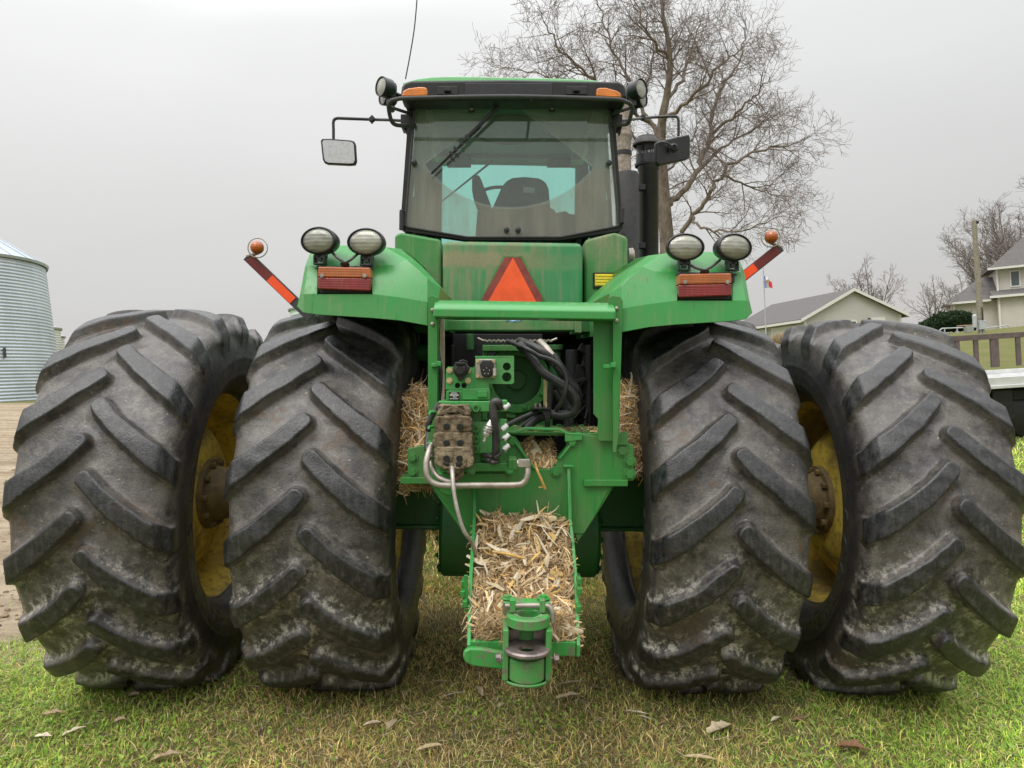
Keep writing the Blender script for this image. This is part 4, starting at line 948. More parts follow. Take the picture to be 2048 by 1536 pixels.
hose([(1040, 682, dh + .2), (1060, 690, dh + .05), (1082, 702, dh + .0), (1100, 716, dh - .0), (1108, 730, dh)], .019, M['hose'])
hose([(1080, 684, dh + .1), (1092, 696, dh + .05), (1106, 714, dh + .02)], .017, M['steel'])
hose([(1104, 712, dh + .02), (1122, 740, dh + .0), (1138, 762, dh + .0), (1150, 778, dh + .0), (1154, 790, dh + .02)], .024, M['hose'])
hose([(1016, 850, dh), (1040, 838, dh), (1068, 826, dh), (1080, 822, dh)], .012, M['hose'])
hose([(1042, 852, dh), (1062, 838, dh), (1082, 826, dh)], .011, M['hose'])
hose([(1102, 765, dh + .1), (1100, 800, dh + .1), (1095, 850, dh + .1)], .012, M['muffler'])
hose([(1114, 770, dh + .12), (1128, 800, dh + .12), (1135, 860, dh + .12)], .014, M['hose'])
hose([(1112, 780, dh + .2), (1140, 830, dh + .2), (1128, 870, dh + .2)], .020, M['muffler'])
m = MB(); m.bp(1062, 815, 1102, 820, dh - .08, dh + .02); m.pp([(1082, 820), (1100, 820), (1102, 842), (1092, 850), (1088, 832)], dh - .07, dh - .02); m.bp(1090, 832, 1100, 862, dh - .05, dh - .03)
cl = P(m, 'hose_clamp', M['black'], .004)
for x, y, mt in ((1071, 811, 'steel'), (1080, 811, 'steel'), (1092, 808, 'bolt_gold')):
    m = MB(); m.tube([L(x, y - 4, dh - .04), L(x, 817, dh - .04)], .006, 6); P(m, 'clamp_bolt', M[mt], 0, parent=cl)
m = MB(); m.bp(1087, 745, 1094, 812, dh + .1, dh + .11); P(m, 'tie_strap', M['bolt_gold'], .001)

# ------------------------------------------------------------------ drawbar
for sx, pts in ((-1, [(945, 975, -.80), (946, 1030, -.84), (944, 1060, -.90), (938, 1150, -1.08), (934, 1290, -1.33)]), (1, [(1134, 932, -.80), (1137, 1040, -.84), (1143, 1090, -.92), (1149, 1170, -1.10), (1153, 1290, -1.33)])):
    m = MB(); top = [L(*p) for p in pts]
    xs = [p.x for p in top]; w_ = .014
    vs = []
    for i, p in enumerate(top):
        zb = .60 if i > 1 else .70
        zb = {0: .95, 1: .82, 2: .75, 3: .62, 4: .548}[i]
        vs += [p, p + Vector((w_, 0, 0)), Vector((p.x + w_, p.y, zb)), Vector((p.x, p.y, zb))]
    fs = []
    for i in range(4):
        a = i * 4
        for k in range(4): fs.append((a + k, a + (k + 1) % 4, a + 4 + (k + 1) % 4, a + 4 + k))
    fs += [(3, 2, 1, 0), (16, 17, 18, 19)]
    m.add(vs, fs)
    if sx > 0: m.box(L(1134, 932, -.80) + Vector((.005, 0, .0)), (.045, .02, .010))
    P(m, 'drawbar_side_rail', M['green'], .003)
m = MB()
fa, fb = L(940, 1300, -1.30), L(1150, 1300, -1.30)
m.box(((fa.x + fb.x) / 2, -1.31, .574), (fb.x - fa.x, .03, .05)); m.box(((fa.x + fb.x) / 2, -1.10, .565), (fb.x - fa.x, .38, .02))
P(m, 'support_floor', M['green_worn'], .003)
m = MB(); m.box(((fa.x + fb.x) / 2, -1.27, .594), (fb.x - fa.x - .02, .06, .012)); P(m, 'wear_strip', M['worn_steel'], .003)
m = MB()
for x, y, d in ((928, 1165, -1.15), (926, 1185, -1.18), (930, 1205, -1.2), (1158, 1160, -1.12), (1158, 1180, -1.15), (1157, 1215, -1.2)): m.box(L(x, y, d), (.018, .05, .025))
m.bp(928, 1150, 936, 1225, -1.2, -1.19)
P(m, 'side_bracket', M['green_frame'], .004)
m = MB(); m.pp([(925, 1312), (928, 1302), (940, 1297), (965, 1298), (1008, 1306), (1008, 1340), (985, 1338), (945, 1333), (930, 1326)], -1.40, -1.372); P(m, 'latch_plate', M['green_worn'], .008, seg=3)
# hitch head
D0 = -1.47
def vcyl(px, py, d, r, h, prof=None, n=48):
    c_ = L(px, py, d); pr_ = prof or [(0, r * .96), (.004, r), (h - .004, r), (h, r * .96), (h, 0)]; return c_, pr_
hx = L(1054, 1300, D0).x
m = MB()
m.box((hx - .072, -1.42, .61), (.020, .13, .17)); m.box((hx + .072, -1.42, .61), (.020, .13, .17))
m.box((hx, -1.36, .63), (.13, .05, .20)); m.box((hx, -1.20, .59), (.12, .34, .05))
m.lathe([(0, 0), (0, .078), (.006, .082), (.012, .078)], (hx, D0 + .03, .514), (0, 0, 1), 48)
m.box((hx, -1.375, L(1054, 1205, -1.40).z - .022), (.165, .05, .045))
hb_ = P(m, 'hitch_body', M['green_worn'], .006, seg=3)
m = MB(); m.lathe([(0, 0), (0, .058), (.005, .062), (.070, .062), (.075, .058), (.075, 0)], (hx, D0 + .01, .526), (0, 0, 1), 48); m.lathe([(0, .05), (.16, .05)], (hx, -1.365, .53), (0, 0, 1), 40); P(m, 'hitch_drum', M['green_worn'], 0, ang=30)
def ringdisc(cx, cy, z, r0, r1, h, name, mt, back=0):
    m = MB(); m.lathe([(0, r1), (0, r0 - .004), (.004, r0), (h - .005, r0), (h, r0 - .006), (h - .002, r1 + .012), (h - .006, r1), (0, r1)], (cx, cy, z), (0, 0, 1), 56)
    if back: m.box((cx, cy + back / 2, z + h / 2 - .001), (r0 * 1.98, back, h - .005))
    return P(m, name, mt, 0, ang=30)
zl = L(1054, 1296, D0 - .01).z
lower = ringdisc(hx, D0 - .01, zl - .012, .077, .027, .016, 'lower_hitch_plate', M['worn_steel'])
m = MB(); m.box((hx, D0 + .068, zl + .016), (.150, .012, .045)); P(m, 'wear_plate', M['worn_steel'], .004)
zu = L(1056, 1228, D0 + .03).z
m = MB(); m.lathe([(0, .034), (0, .068), (.004, .073), (.032, .073), (.036, .069), (.036, .036), (.0, .034)], (hx + .003, D0 + .03, zu - .036), (0, 0, 1), 56)
m.box((hx + .003, D0 + .085, zu - .020), (.140, .05, .031)); P(m, 'upper_clevis', M['green_worn'], 0, ang=30)
m = MB(); m.lathe([(-.02, 0), (-.02, .036), (.0008, .044), (.0012, .048)], (hx + .003, D0 + .03, zu), (0, 0, 1), 40); P(m, 'pin_hole', M['rust'], 0)
m = MB(); zp = L(1054, 1211, -1.43).z
for x in (-.050, .052): m.box((hx + x, -1.425, zp), (.020, .035, .045))
P(m, 'pin_lug', M['green_worn'], .004)
m = MB(); m.tube(curve([(hx - .075, -1.43, zp - .002), (hx, -1.43, zp), (hx + .062, -1.43, zp), (hx + .080, -1.432, zp - .008), (hx + .087, -1.435, zp - .028), (hx + .087, -1.436, zp - .055)], 6), .0085, 12); P(m, 'hitch_pin', M['steel'], 0)
for x, y in ((1015, 1197), (1087, 1197)):
    m = MB(); m.bolt(L(x, y, -1.37), .016, .012, (0, 0, 1)); P(m, 'hitch_bolt', M['green_worn'], 0)
for s, x in ((-1, 1003), (1, 1106)):
    m = MB(); m.bolt(L(x + s * 1, 1317, -1.45) , .014, .018, (s, 0, 0)); m.tube([L(x, 1317, -1.45), L(x - s * 8, 1317, -1.45)], .008, 8); P(m, 'cross_bolt', M['worn_steel'], 0)
# ------------------------------------------------------------------ corn residue
PAL = [(.42, .33, .20), (.50, .41, .27), (.33, .25, .15), (.26, .19, .115), (.55, .46, .33), (.19, .14, .085), (.46, .30, .12), (.38, .31, .21)]
def straw(name, label, fn, n, ln=(.02, .09), wd=(.0015, .006), curl=.5, big=0, lift=.012, gain=1.0):
    V, Fq, Cc = [], [], []
    for i in range(n):
        p, nrm = fn(); p = Vector(p); nrm = Vector(nrm).normalized()
        isb = i >= n - big
        l = random.uniform(*ln) * (1.5 if isb else 1); w = random.uniform(*wd) * (2.4 if isb else 1)
        if random.random() < .35: w *= .4
        d = Vector((random.gauss(0, 1), random.gauss(0, 1), random.gauss(0, 1))); d = (d - nrm * d.dot(nrm) * random.uniform(.7, 1.1)).normalized()
        sd = (d.cross(nrm) + nrm * random.gauss(0, .6)).normalized()
        if isb: p = p + nrm * lift * random.uniform(.3, 1.2)
        p = p + nrm * random.uniform(-.3, 1) * lift
        bend = Vector((random.gauss(0, 1), random.gauss(0, 1), random.gauss(0, 1))) * curl * l * .35
        col = np.array(random.choice(PAL)) * np.array((1.12, 1.02, .86)) * gain * random.uniform(.7, 1.6)
        if isb: col = np.array(random.choice([(.74, .63, .45), (.70, .48, .17), (.62, .51, .33), (.76, .67, .50)])) * random.uniform(.85, 1.1)
        K = 4; o = len(V)
        for k in range(K + 1):
            t = k / K; q = p + d * (t - .5) * l + bend * (t * (1 - t)) * 2 + nrm * (.25 * l * t * t * (random.random() < .2))
            ww = w * (.35 + 1.3 * math.sin(math.pi * (.12 + .8 * t))) * .6
            V.append(q - sd * ww); V.append(q + nrm * ww * .5); V.append(q + sd * ww); Cc += [col * .9, col, col * .92]
        for k in range(K):
            a = o + k * 3; Fq += [(a, a + 1, a + 4, a + 3), (a + 1, a + 2, a + 5, a + 4)]
    V = np.array([tuple(TR @ v) for v in V]); o = fastmesh(name, V, Fq, M['straw'], np.array(Cc), smooth=True)
    return tag(o, label, 'corn residue', kind='stuff')
def bed(fn, name, n):              # lumpy dark heap under the loose stalks
    pass
def trough():
    u, v = random.random(), random.random()
    y = -1.29 + .47 * v
    hump = .05 * math.sin(math.pi * u) + .015 * math.sin(u * 9 + v * 7)
    vz = L(1045, 1262 + (1034 - 1262) * v, y).z
    xl_, xr_ = L(946, 1150, -1.08).x, L(1146, 1150, -1.08).x
    return (xl_ + (xr_ - xl_) * u, y, vz + hump - .035 + random.uniform(-.03, .01)), (random.gauss(0, .3), -.75, .9)
m = MB(); N_ = 22; vs = []
for i in range(N_ + 1):
    for j in range(N_ + 1):
        u, v = i / N_, j / N_; y = -1.29 + .47 * v; z = L(1045, 1262 + (1034 - 1262) * v, y).z + .05 * math.sin(math.pi * u) - .055 + random.uniform(-.012, .012)
        xl_, xr_ = L(947, 1150, -1.08).x, L(1145, 1150, -1.08).x; vs.append((xl_ + (xr_ - xl_) * u, y, z))
for i in range(N_ + 1): vs.append((vs[i * (N_ + 1)][0], -1.27, .60))
fs = [(i * (N_ + 1) + j, (i + 1) * (N_ + 1) + j, (i + 1) * (N_ + 1) + j + 1, i * (N_ + 1) + j + 1) for i in range(N_) for j in range(N_)]
o_ = (N_ + 1) ** 2; fs += [(i * (N_ + 1), o_ + i, o_ + i + 1, (i + 1) * (N_ + 1)) for i in range(N_)]
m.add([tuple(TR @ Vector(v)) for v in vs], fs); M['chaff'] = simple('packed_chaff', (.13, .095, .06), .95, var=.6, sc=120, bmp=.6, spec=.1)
base = m.build('packed_chaff', M['chaff'], None); tag(base, 'dark packed chaff under the loose stalks in the drawbar tray', 'chaff', kind='stuff')
straw('corn_residue', 'large heap of dry corn stalks and husks filling the drawbar tray above the hitch', trough, 5200, big=150, lift=.022)
def frontfall():
    x = random.uniform(L(955, 1260, -1.3).x, L(1145, 1260, -1.3).x); z = random.uniform(.60, .69); return (x, -1.30 + random.uniform(-.02, .03), z), (random.gauss(0, .3), -1, .25)
straw('hanging_straw', 'thin straw stems spilling over the rear edge of the drawbar tray', frontfall, 700, ln=(.03, .09), wd=(.0008, .0025), curl=.3)
def hole():
    u, v = random.random(), random.random(); a = L(1042 + 66 * u * (1) + (u - .5) * -10 * v, 932 - 44 * v, -.77 + .10 * v); return (a.x, a.y + random.uniform(0, .03), a.z + .01 * math.sin(u * 8)), (random.gauss(0, .3), -1, .5)
straw('corn_residue', 'small pocket of pale chaff in the notch of the green frame plate', hole, 900, ln=(.015, .06), big=14, lift=.010)
def pile_l():
    z = random.random(); px = random.uniform(800 + 2 * (1 - z), 866); py = 782 + 175 * (1 - z) ** 1.4 + 30 * abs(px - 838) / 40 + random.gauss(0, 9)
    a = L(px, py, -.45 - .15 * (1 - z) + random.uniform(-.05, .05)); return a, (random.gauss(0, .4), -1, .5)
straw('corn_residue', 'tangled corn leaves caught between the inner left tyre and the couplers', pile_l, 2000, ln=(.03, .12), wd=(.001, .005), big=110, curl=.8, gain=1.45)
def pile_r():
    z = random.random(); px = random.uniform(1242, 1288); py = 778 + 155 * (1 - z) ** 1.4 + .5 * abs(px - 1256) + random.gauss(0, 9)
    a = L(px, py, -.40 - .15 * (1 - z) + random.uniform(-.05, .05)); return a, (random.gauss(0, .4), -1, .5)
straw('corn_residue', 'brown straw wedged between the right upright and the inner right tyre', pile_r, 1500, ln=(.03, .11), wd=(.001, .004), big=60, curl=.6, gain=1.35)
def shelf():
    a = L(random.choice([random.uniform(1170, 1215), random.uniform(1030, 1165)]), random.uniform(854, 864), -.5); return (a.x, random.uniform(-.72, -.45), zz + .004), (0, 0, 1)
straw('corn_residue', 'thin scatter of chaff on the flat green top plate', shelf, 500, ln=(.01, .04), wd=(.001, .003), lift=.006)
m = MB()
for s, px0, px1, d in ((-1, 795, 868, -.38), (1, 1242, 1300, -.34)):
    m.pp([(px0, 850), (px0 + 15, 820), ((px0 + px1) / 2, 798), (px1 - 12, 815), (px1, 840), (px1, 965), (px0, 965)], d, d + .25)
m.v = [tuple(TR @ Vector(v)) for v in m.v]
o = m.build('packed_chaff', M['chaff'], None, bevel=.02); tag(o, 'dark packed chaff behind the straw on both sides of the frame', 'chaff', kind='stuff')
for pts, nm, lab in (([(1070, 925, -.82), (1074, 940, -.86), (1082, 958, -.87), (1090, 978, -.86)], 'corn_stalk', 'bent golden corn stalk hanging from the notch in the frame plate'), ([(985, 1103, -1.04), (1020, 1109, -1.06), (1050, 1117, -1.08)], 'corn_stalk', 'thick golden corn stalk lying across the straw in the drawbar tray')):
    m = MB(); q = curve([TR @ L(*p) for p in pts], 5); m.tube(q, .006, 8)
    if pts[0][1] < 1000: m.tube([q[-2], TR @ L(1077, 975, -.87)], .003, 6)
    o = m.build(nm, simple('golden_stalk', (.50, .30, .08), .5, var=.3, sc=40), None); tag(o, lab, 'corn stalk')
# ------------------------------------------------------------------ ground
TT = math.tan(TILT)
def sst(x, a, b):
    t = min(1, max(0, (x - a) / (b - a))); return t * t * (3 - 2 * t)
def gz(x, y):
    pl = .004 - TT * (x + .116)
    left = min(pl, 1.72 + .02 * math.sin(x)) if pl > 1.3 else pl
    right = -.17 + (1.75 + .8 * sst(x, 14, 34)) * sst(y, 5.5, 42) ** .9 + .01 * min(x - 2, 30)
    w = sst(x, 1.2, 6.0) 
    if y < 5: w *= 1
    far = sst(y, 60, 140)
    z = left * (1 - w) + right * w
    return z * (1 - far * .35)
gx = sorted(set([round(-6 + .25 * i, 3) for i in range(49)] + [-900, -500, -250, -150, -100, -80, -60, -50, -45, -40, -35, -30, -27, -24, -21, -18, -15, -12.5, -10, -8, -7, 7, 8, 9, 10, 12, 14, 17, 20, 23, 26, 30, 34, 38, 42, 50, 60, 80, 110, 180, 400, 900]))
gy = sorted(set([round(1 + .25 * i, 3) for i in range(49)] + [-60, -20, -8, -3, 0, 14, 15, 16, 18, 20, 23, 26, 29, 32, 35, 38, 42, 46, 50, 56, 62, 70, 85, 110, 140, 200, 350, 900]))
gv = [(x, y, gz(x, y)) for y in gy for x in gx]; nx = len(gx)
m = MB(); m.add(gv, [(j * nx + i, j * nx + i + 1, (j + 1) * nx + i + 1, (j + 1) * nx + i) for j in range(len(gy) - 1) for i in range(nx - 1)])
mt, nt = mat('lawn_and_yard_soil'); v = posn(nt)
sp = nd(nt, 'ShaderNodeSeparateXYZ', {0: v}); X, Y = sp.outputs[0], sp.outputs[1]
n1 = noise(nt, v, 1.2, 6, .65); n2 = noise(nt, v, 9, 8, .7); n3 = noise(nt, v, 60, 5, .75); n4 = noise(nt, mapv(nt, v, (.35, 2.4, 1)), 1, 6, .65)
lawn = mixc(nt, rampf(nt, n2, .35, .65), (.075, .105, .022), (.135, .155, .040))
lawn = mixc(nt, rampf(nt, n3, .4, .65, 0, .8), lawn, (.055, .050, .026))
farl = mixc(nt, rampf(nt, n1, .4, .62), (.135, .165, .045), (.195, .19, .085))
lawn = mixc(nt, rampf(nt, Y, 7, 11), lawn, farl)
near = mixc(nt, rampf(nt, n2, .35, .6), (.13, .105, .06), (.17, .16, .07))
near = mixc(nt, rampf(nt, n3, .45, .62), near, (.20, .16, .09))
lawn = mixc(nt, mth(nt, 'MAXIMUM', mth(nt, 'MAXIMUM', rampf(nt, Y, 5.0, 7.5), rampf(nt, X, 2.6, 4.2)), rampf(nt, Y, 2.6, .5)), near, mixc(nt, rampf(nt, n3, .4, .62), farl, (.11, .10, .04)))
dirt = mixc(nt, rampf(nt, n4, .35, .62), (.24, .185, .125), (.40, .33, .235))
dirt = mixc(nt, rampf(nt, n2, .48, .66, 0, .85), dirt, (.16, .115, .075))
dirt = mixc(nt, rampf(nt, n3, .55, .68, 0, .8), dirt, (.46, .38, .25))
dm_ = mth(nt, 'MULTIPLY', rampf(nt, mth(nt, 'ADD', mth(nt, 'ADD', X, mth(nt, 'MULTIPLY', Y, -.06)), mth(nt, 'MULTIPLY', n1, .8)), -1.75, -2.35), rampf(nt, mth(nt, 'ADD', Y, mth(nt, 'MULTIPLY', n1, .9)), 4.0, 4.35))
dm2 = mth(nt, 'MULTIPLY', rampf(nt, X, 2, -2), rampf(nt, Y, 8.5, 10)); dm_ = mth(nt, 'MAXIMUM', dm_, dm2)
dm_ = mth(nt, 'MULTIPLY', dm_, rampf(nt, Y, 34, 32))
col = mixc(nt, dm_, lawn, dirt)
bh = mth(nt, 'ADD', n2, mth(nt, 'MULTIPLY', n3, .5))
out(nt, princ(nt, Base_Color=col, Roughness=.95, Specular_IOR_Level=.1, Normal=bump(nt, bh, .9, .03)))
g = m.build('ground', mt, None, ang=180); g['kind'] = 'structure'; g['label'] = 'lawn in front merging into a bare dirt yard on the left and a mown slope on the right'
GZV = np.vectorize(gz)
# grass blades, as one mesh
def hashn(x, y, s, sc):
    r_ = np.random.default_rng(s); o = 0
    for k in range(6):
        a, b, c = r_.uniform(-1, 1), r_.uniform(-1, 1), r_.uniform(0, 6.28); f = sc * 1.7 ** (k % 4); o = o + np.sin((a * x + b * y) * f * 3 + c) / (1 + .4 * k)
    return o / 2.6
def blades(name, label, n, area, hgt, wid, cfun, dens=None, lean=.7):
    x = rng.uniform(area[0], area[1], n); y = area[2] + (area[3] - area[2]) * rng.random(n) ** 1.35
    keep = np.ones(n, bool) if dens is None else rng.random(n) < dens(x, y)
    # nothing grows right under the tyres
    ex = np.minimum(np.minimum((x - area[0]), (area[1] - x)) / 1.0, np.where(area[3] > 8, (area[3] - y) / 3.0, 1)); keep &= rng.random(n) < np.clip(ex, 0, 1)
    for cx in (-1.755, -.862, .862, 1.735):
        keep &= ~((np.abs(x + .12 - cx + .06 * 0) < .30) & (y > 3.72) & (y < 4.2))
    x, y = x[keep], y[keep]; n = len(x); z = GZV(x, y)
    h = rng.uniform(*hgt, n) * rng.uniform(.6, 1.2, n); w = rng.uniform(*wid, n) * (1 + .10 * (y - 3))
    a = rng.uniform(0, 6.283, n); l = rng.normal(0, lean, (n, 2)) * h[:, None]
    up = h / np.sqrt(1 + (np.hypot(l[:, 0], l[:, 1]) / h) ** 2)
    c, s_ = np.cos(a) * w / 2, np.sin(a) * w / 2
    P0 = np.stack([x, y, z - .002], 1); P1 = P0 + np.stack([l[:, 0] * .35, l[:, 1] * .35, up * .62], 1); P2 = P0 + np.stack([l[:, 0], l[:, 1], up], 1)
    off = np.stack([c, s_, np.zeros(n)], 1)
    V = np.stack([P0 - off, P0 + off, P1 + off * .9, P1 - off * .9, P2 + off * .15, P2 - off * .15], 1).reshape(-1, 3)
    b = np.arange(n)[:, None] * 6; Fq = np.concatenate([b + [0, 1, 2, 3], b + [3, 2, 4, 5]], 0)
    col = cfun(x, y, n); cols = np.repeat(col, 6, 0) * np.tile(np.array([.7, .7, 1, 1, 1.12, 1.12]), n)[:, None]
    o = fastmesh(name, V, Fq, M['grass'], cols); return tag(o, label, 'grass', kind='stuff')
def gcol(x, y, n):
    pal = np.array([(.085, .155, .022), (.13, .20, .035), (.055, .115, .018), (.17, .20, .05), (.22, .20, .075)]); c = pal[rng.integers(0, 5, n)]
    dry = np.array([(.30, .24, .115), (.23, .175, .08), (.36, .30, .17), (.17, .115, .06)])[rng.integers(0, 4, n)]
    t = hashn(x, y, 3, 1.6) * .5 + .5; cen = np.exp(-((x + .55) / .95) ** 2) * .30; right = np.clip((x - .9) / 1.2, 0, 1); left = np.clip((-x - 1.3) / .8, 0, 1)
    pd = np.clip(.20 + .42 * t + cen - .42 * right - .30 * left, .03, .9)
    m_ = rng.random(n) < pd; c = 2.9 * np.where(m_[:, None], dry, c * np.clip(1 + .65 * right + .35 * left, 1, 1.8)[:, None])
    c = c * (1 + .28 * np.clip(hashn(x, y, 31, 2.8), -1, 1.2))[:, None] * np.array((1.02, 1.0, .85)); return c * rng.uniform(.55, 1.4, (n, 1))
def gden(x, y):
    t = hashn(x, y, 11, 2.2) * .5 + .5; d = np.clip(.55 + .6 * t, .25, 1)
    d = np.where((x < -2.2 + .12 * hashn(x, y, 5, 3)) & (y > 4.15), .03, d); return d
blades('grass', 'short mixed green and yellowed grass under and behind the tractor', 230000, (-4.0, 4.4, 2.50, 5.6), (.018, .052), (.0018, .0042), gcol, gden, .8)
blades('grass', 'short lawn grass beyond the rear axle and beside the right tyres', 120000, (-3.0, 8.5, 5.2, 12.5), (.03, .07), (.004, .009), gcol, gden, .6)
blades('grass', 'taller tufts of grass around the tyres and hitch', 5200, (-2.6, 3.1, 2.7, 4.3), (.06, .10), (.002, .004), gcol, lambda x, y: np.clip(hashn(x, y, 21, 3.5) * 2.2 - .35, 0, 1), .45)
# flattened thatch and clover
def flat(name, label, n, area, size, cfun, dens, sides=4):
    x = rng.uniform(area[0], area[1], n); y = rng.uniform(area[2], area[3], n); k = rng.random(n) < dens(x, y); x, y = x[k], y[k]; n = len(x)
    z = GZV(x, y) + rng.uniform(.004, .024, n); a = rng.uniform(0, 6.283, n); r_ = rng.uniform(*size, n); tx = rng.normal(0, .45, n); ty = rng.normal(0, .45, n)
    V = []; 
    for k in range(sides):
        t = a + 6.283 * k / sides; e = .8 if k % 2 else 1.0
        dx, dy = np.cos(t) * r_ * e, np.sin(t) * r_ * e; V.append(np.stack([x + dx, y + dy, z + dx * tx + dy * ty], 1))
    V = np.stack(V, 1).reshape(-1, 3); Fq = np.arange(n)[:, None] * sides + np.arange(sides)[None, :]
    o = fastmesh(name, V, Fq, M['grass'], np.repeat(cfun(x, y, n), sides, 0), k=sides); return o
ccol = lambda x, y, n: np.array([(.24, .40, .055), (.32, .47, .08), (.17, .30, .045), (.38, .46, .10)])[rng.integers(0, 4, n)] * rng.uniform(.7, 1.25, (n, 1))
tag(flat('clover', 'low clover leaves spreading through the lawn at both sides', 60000, (-2.9, 3.3, 2.62, 6.0), (.004, .010), ccol, lambda x, y: np.clip(np.clip((-x - .9) / .8, 0, 1) * (y < 4.5) + np.clip((x - 1.2) / .8, 0, 1) + .12 + .5 * (hashn(x, y, 8, 2.5) > .35), 0, 1), 5), None, 'clover', kind='stuff')
lc = lambda x, y, n: np.array([(.38, .30, .19), (.28, .20, .11), (.46, .38, .26), (.17, .11, .06)])[rng.integers(0, 4, n)] * rng.uniform(.7, 1.2, (n, 1))
V, Fq, Cc = [], [], []
for i in range(5200):
    x, y = random.uniform(-2.8, 3.0), random.uniform(2.65, 4.6)
    if random.random() > .25 + .75 * math.exp(-((x + .3) / 1.2) ** 2): continue
    z = gz(x, y) + random.uniform(.006, .03); a = random.uniform(0, 6.28); l = random.uniform(.006, .032); w = random.uniform(.001, .0032); dz = random.gauss(0, .2) * l
    c_, s_ = math.cos(a), math.sin(a); o = len(V); V += [(x - c_ * l - s_ * w, y - s_ * l + c_ * w, z), (x - c_ * l + s_ * w, y - s_ * l - c_ * w, z), (x + c_ * l + s_ * w, y + s_ * l - c_ * w, z + dz), (x + c_ * l - s_ * w, y + s_ * l + c_ * w, z + dz)]
    Fq.append((o, o + 1, o + 2, o + 3)); Cc += [np.array(random.choice([(.40, .32, .2), (.30, .22, .12), (.48, .40, .27), (.2, .14, .08)]))] * 4
tag(fastmesh('straw_litter', V, Fq, M['straw'], np.array(Cc)), 'fine chips of dry straw lying among the grass blades', 'litter', kind='stuff')
# clods on the dirt yard
m = MB()
for i in range(700):
    y = 4.2 + 7 * random.random() ** 1.6; x = random.uniform(-2.0 - .62 * y, -2.05 - .02 * y); r_ = random.uniform(.006, .028); m.ell((x, y, gz(x, y) + r_ * .2), (r_, r_ * random.uniform(.6, 1), r_ * .6), 7, 5, amp=.2)
o = m.build('dirt_clods', simple('dirt_clod', (.22, .165, .11), .95, var=.5, sc=14, spec=.1), None); tag(o, 'small clods of dry soil on the bare yard left of the tyres', 'soil', kind='stuff')
# dry leaves and husks that can be told apart
def leaf(px, py, ln, wd, rot, colr, name, label, cat, curl=.3, lobes=0, crumple=.1):
    D = None
    for k in range(60):            # where the sight line meets the lawn
        d = 2.6 + k * .05; p = W(px, py, d)
        if p.z <= gz(p.x, p.y) + .02: D = d; break
    p = W(px, py, D or 3.5); K = 12; ln *= .78; wd *= .70; colr = tuple(c * 1.15 for c in colr); V, Fq, Cc = [], [], []
    ca, sa = math.cos(rot), math.sin(rot)
    for i in range(K + 1):
        t = i / K; ww = wd * (math.sin(math.pi * min(1, t * .92 + .05)) ** .6) * (1 + (.20 * math.sin(t * lobes * 6.28) if lobes else 0) + random.uniform(-.12, .12))
        for j in range(5):
            u = (j - 2) / 2; lx = (t - .5) * ln; ly = u * ww / 2 + curl * .25 * ln * (t - .5) ** 2; lz = .022 + abs(u) * ww * .28 + curl * .10 * ln * math.sin(3 * t) + random.uniform(-1, 1) * crumple * wd * .25
            V.append((p.x + lx * ca - ly * sa, p.y + lx * sa + ly * ca, gz(p.x, p.y) + lz)); Cc.append(np.array(colr) * random.uniform(.75, 1.12) * (.8 if j == 2 else 1))
    for i in range(K):
        for j in range(4): a = i * 5 + j; Fq.append((a, a + 1, a + 6, a + 5))
    tag(fastmesh(name, V, Fq, M['straw'], np.array(Cc), smooth=True), label, cat, 'dry leaves and husks on the lawn')
TAN, PALE, BR = (.42, .34, .22), (.62, .54, .40), (.20, .105, .055)
leaf(1440, 1462, .17, .085, .5, (.56, .47, .32), 'dry_leaf', 'largest pale lobed dry leaf, below the inner right tyre', 'leaf', .3, 3)
leaf(1705, 1508, .15, .075, -.4, BR, 'dry_leaf', 'folded dark brown leaf near the bottom edge', 'leaf', .4, 2, .3)
leaf(1600, 1447, .09, .045, .2, (.20, .12, .075), 'dry_leaf', 'small dull brown leaf between the two right tyres', 'leaf', .3)
leaf(1552, 1445, .08, .03, .6, PALE, 'dry_leaf', 'thin cream leaf scrap beside the small dull brown leaf', 'leaf', .4)
leaf(1270, 1428, .14, .022, -.45, (.68, .60, .48), 'corn_husk', 'split whitish husk strip between hitch and inner right tyre', 'husk', .2)
leaf(1290, 1436, .10, .012, -.7, (.68, .60, .48), 'corn_husk', 'thin pale stem crossing the split whitish husk', 'husk', .2)
leaf(1138, 1398, .16, .05, .25, TAN, 'corn_husk', 'broad crumpled tan husk just right of the hitch foot', 'husk', .4, 2)
leaf(1145, 1373, .22, .022, .1, (.36, .29, .19), 'corn_husk', 'long dull curved husk behind the crumpled tan one', 'husk', .5)
leaf(960, 1388, .15, .034, 1.9, (.44, .35, .24), 'corn_husk', 'upright curling husk left of the hitch foot', 'husk', .6)
leaf(910, 1395, .17, .012, .3, PALE, 'corn_husk', 'thin pale curled strip farther left of the hitch foot', 'husk', .8)
leaf(880, 1366, .14, .020, -.1, TAN, 'corn_husk', 'narrow tan strip behind the thin pale curled one', 'husk', .4)
leaf(898, 1331, .10, .042, .7, (.42, .30, .16), 'corn_husk', 'golden brown flake beside the hitch latch plate', 'husk', .3)
leaf(1003, 1418, .06, .035, 1.0, TAN, 'dry_leaf', 'small pointed tan leaf centred under the hitch', 'leaf', .4)
leaf(785, 1455, .12, .045, 1.3, (.50, .40, .27), 'dry_leaf', 'tan folded leaf below the inner left tyre', 'leaf', .5)
leaf(745, 1455, .10, .04, .3, (.52, .42, .30), 'dry_leaf', 'pale tan leaf left of the folded one below the inner left tyre', 'leaf', .5)
leaf(268, 1398, .06, .055, .2, (.46, .38, .26), 'dry_leaf', 'round tan leaf touching the outer left tyre', 'leaf', .2)
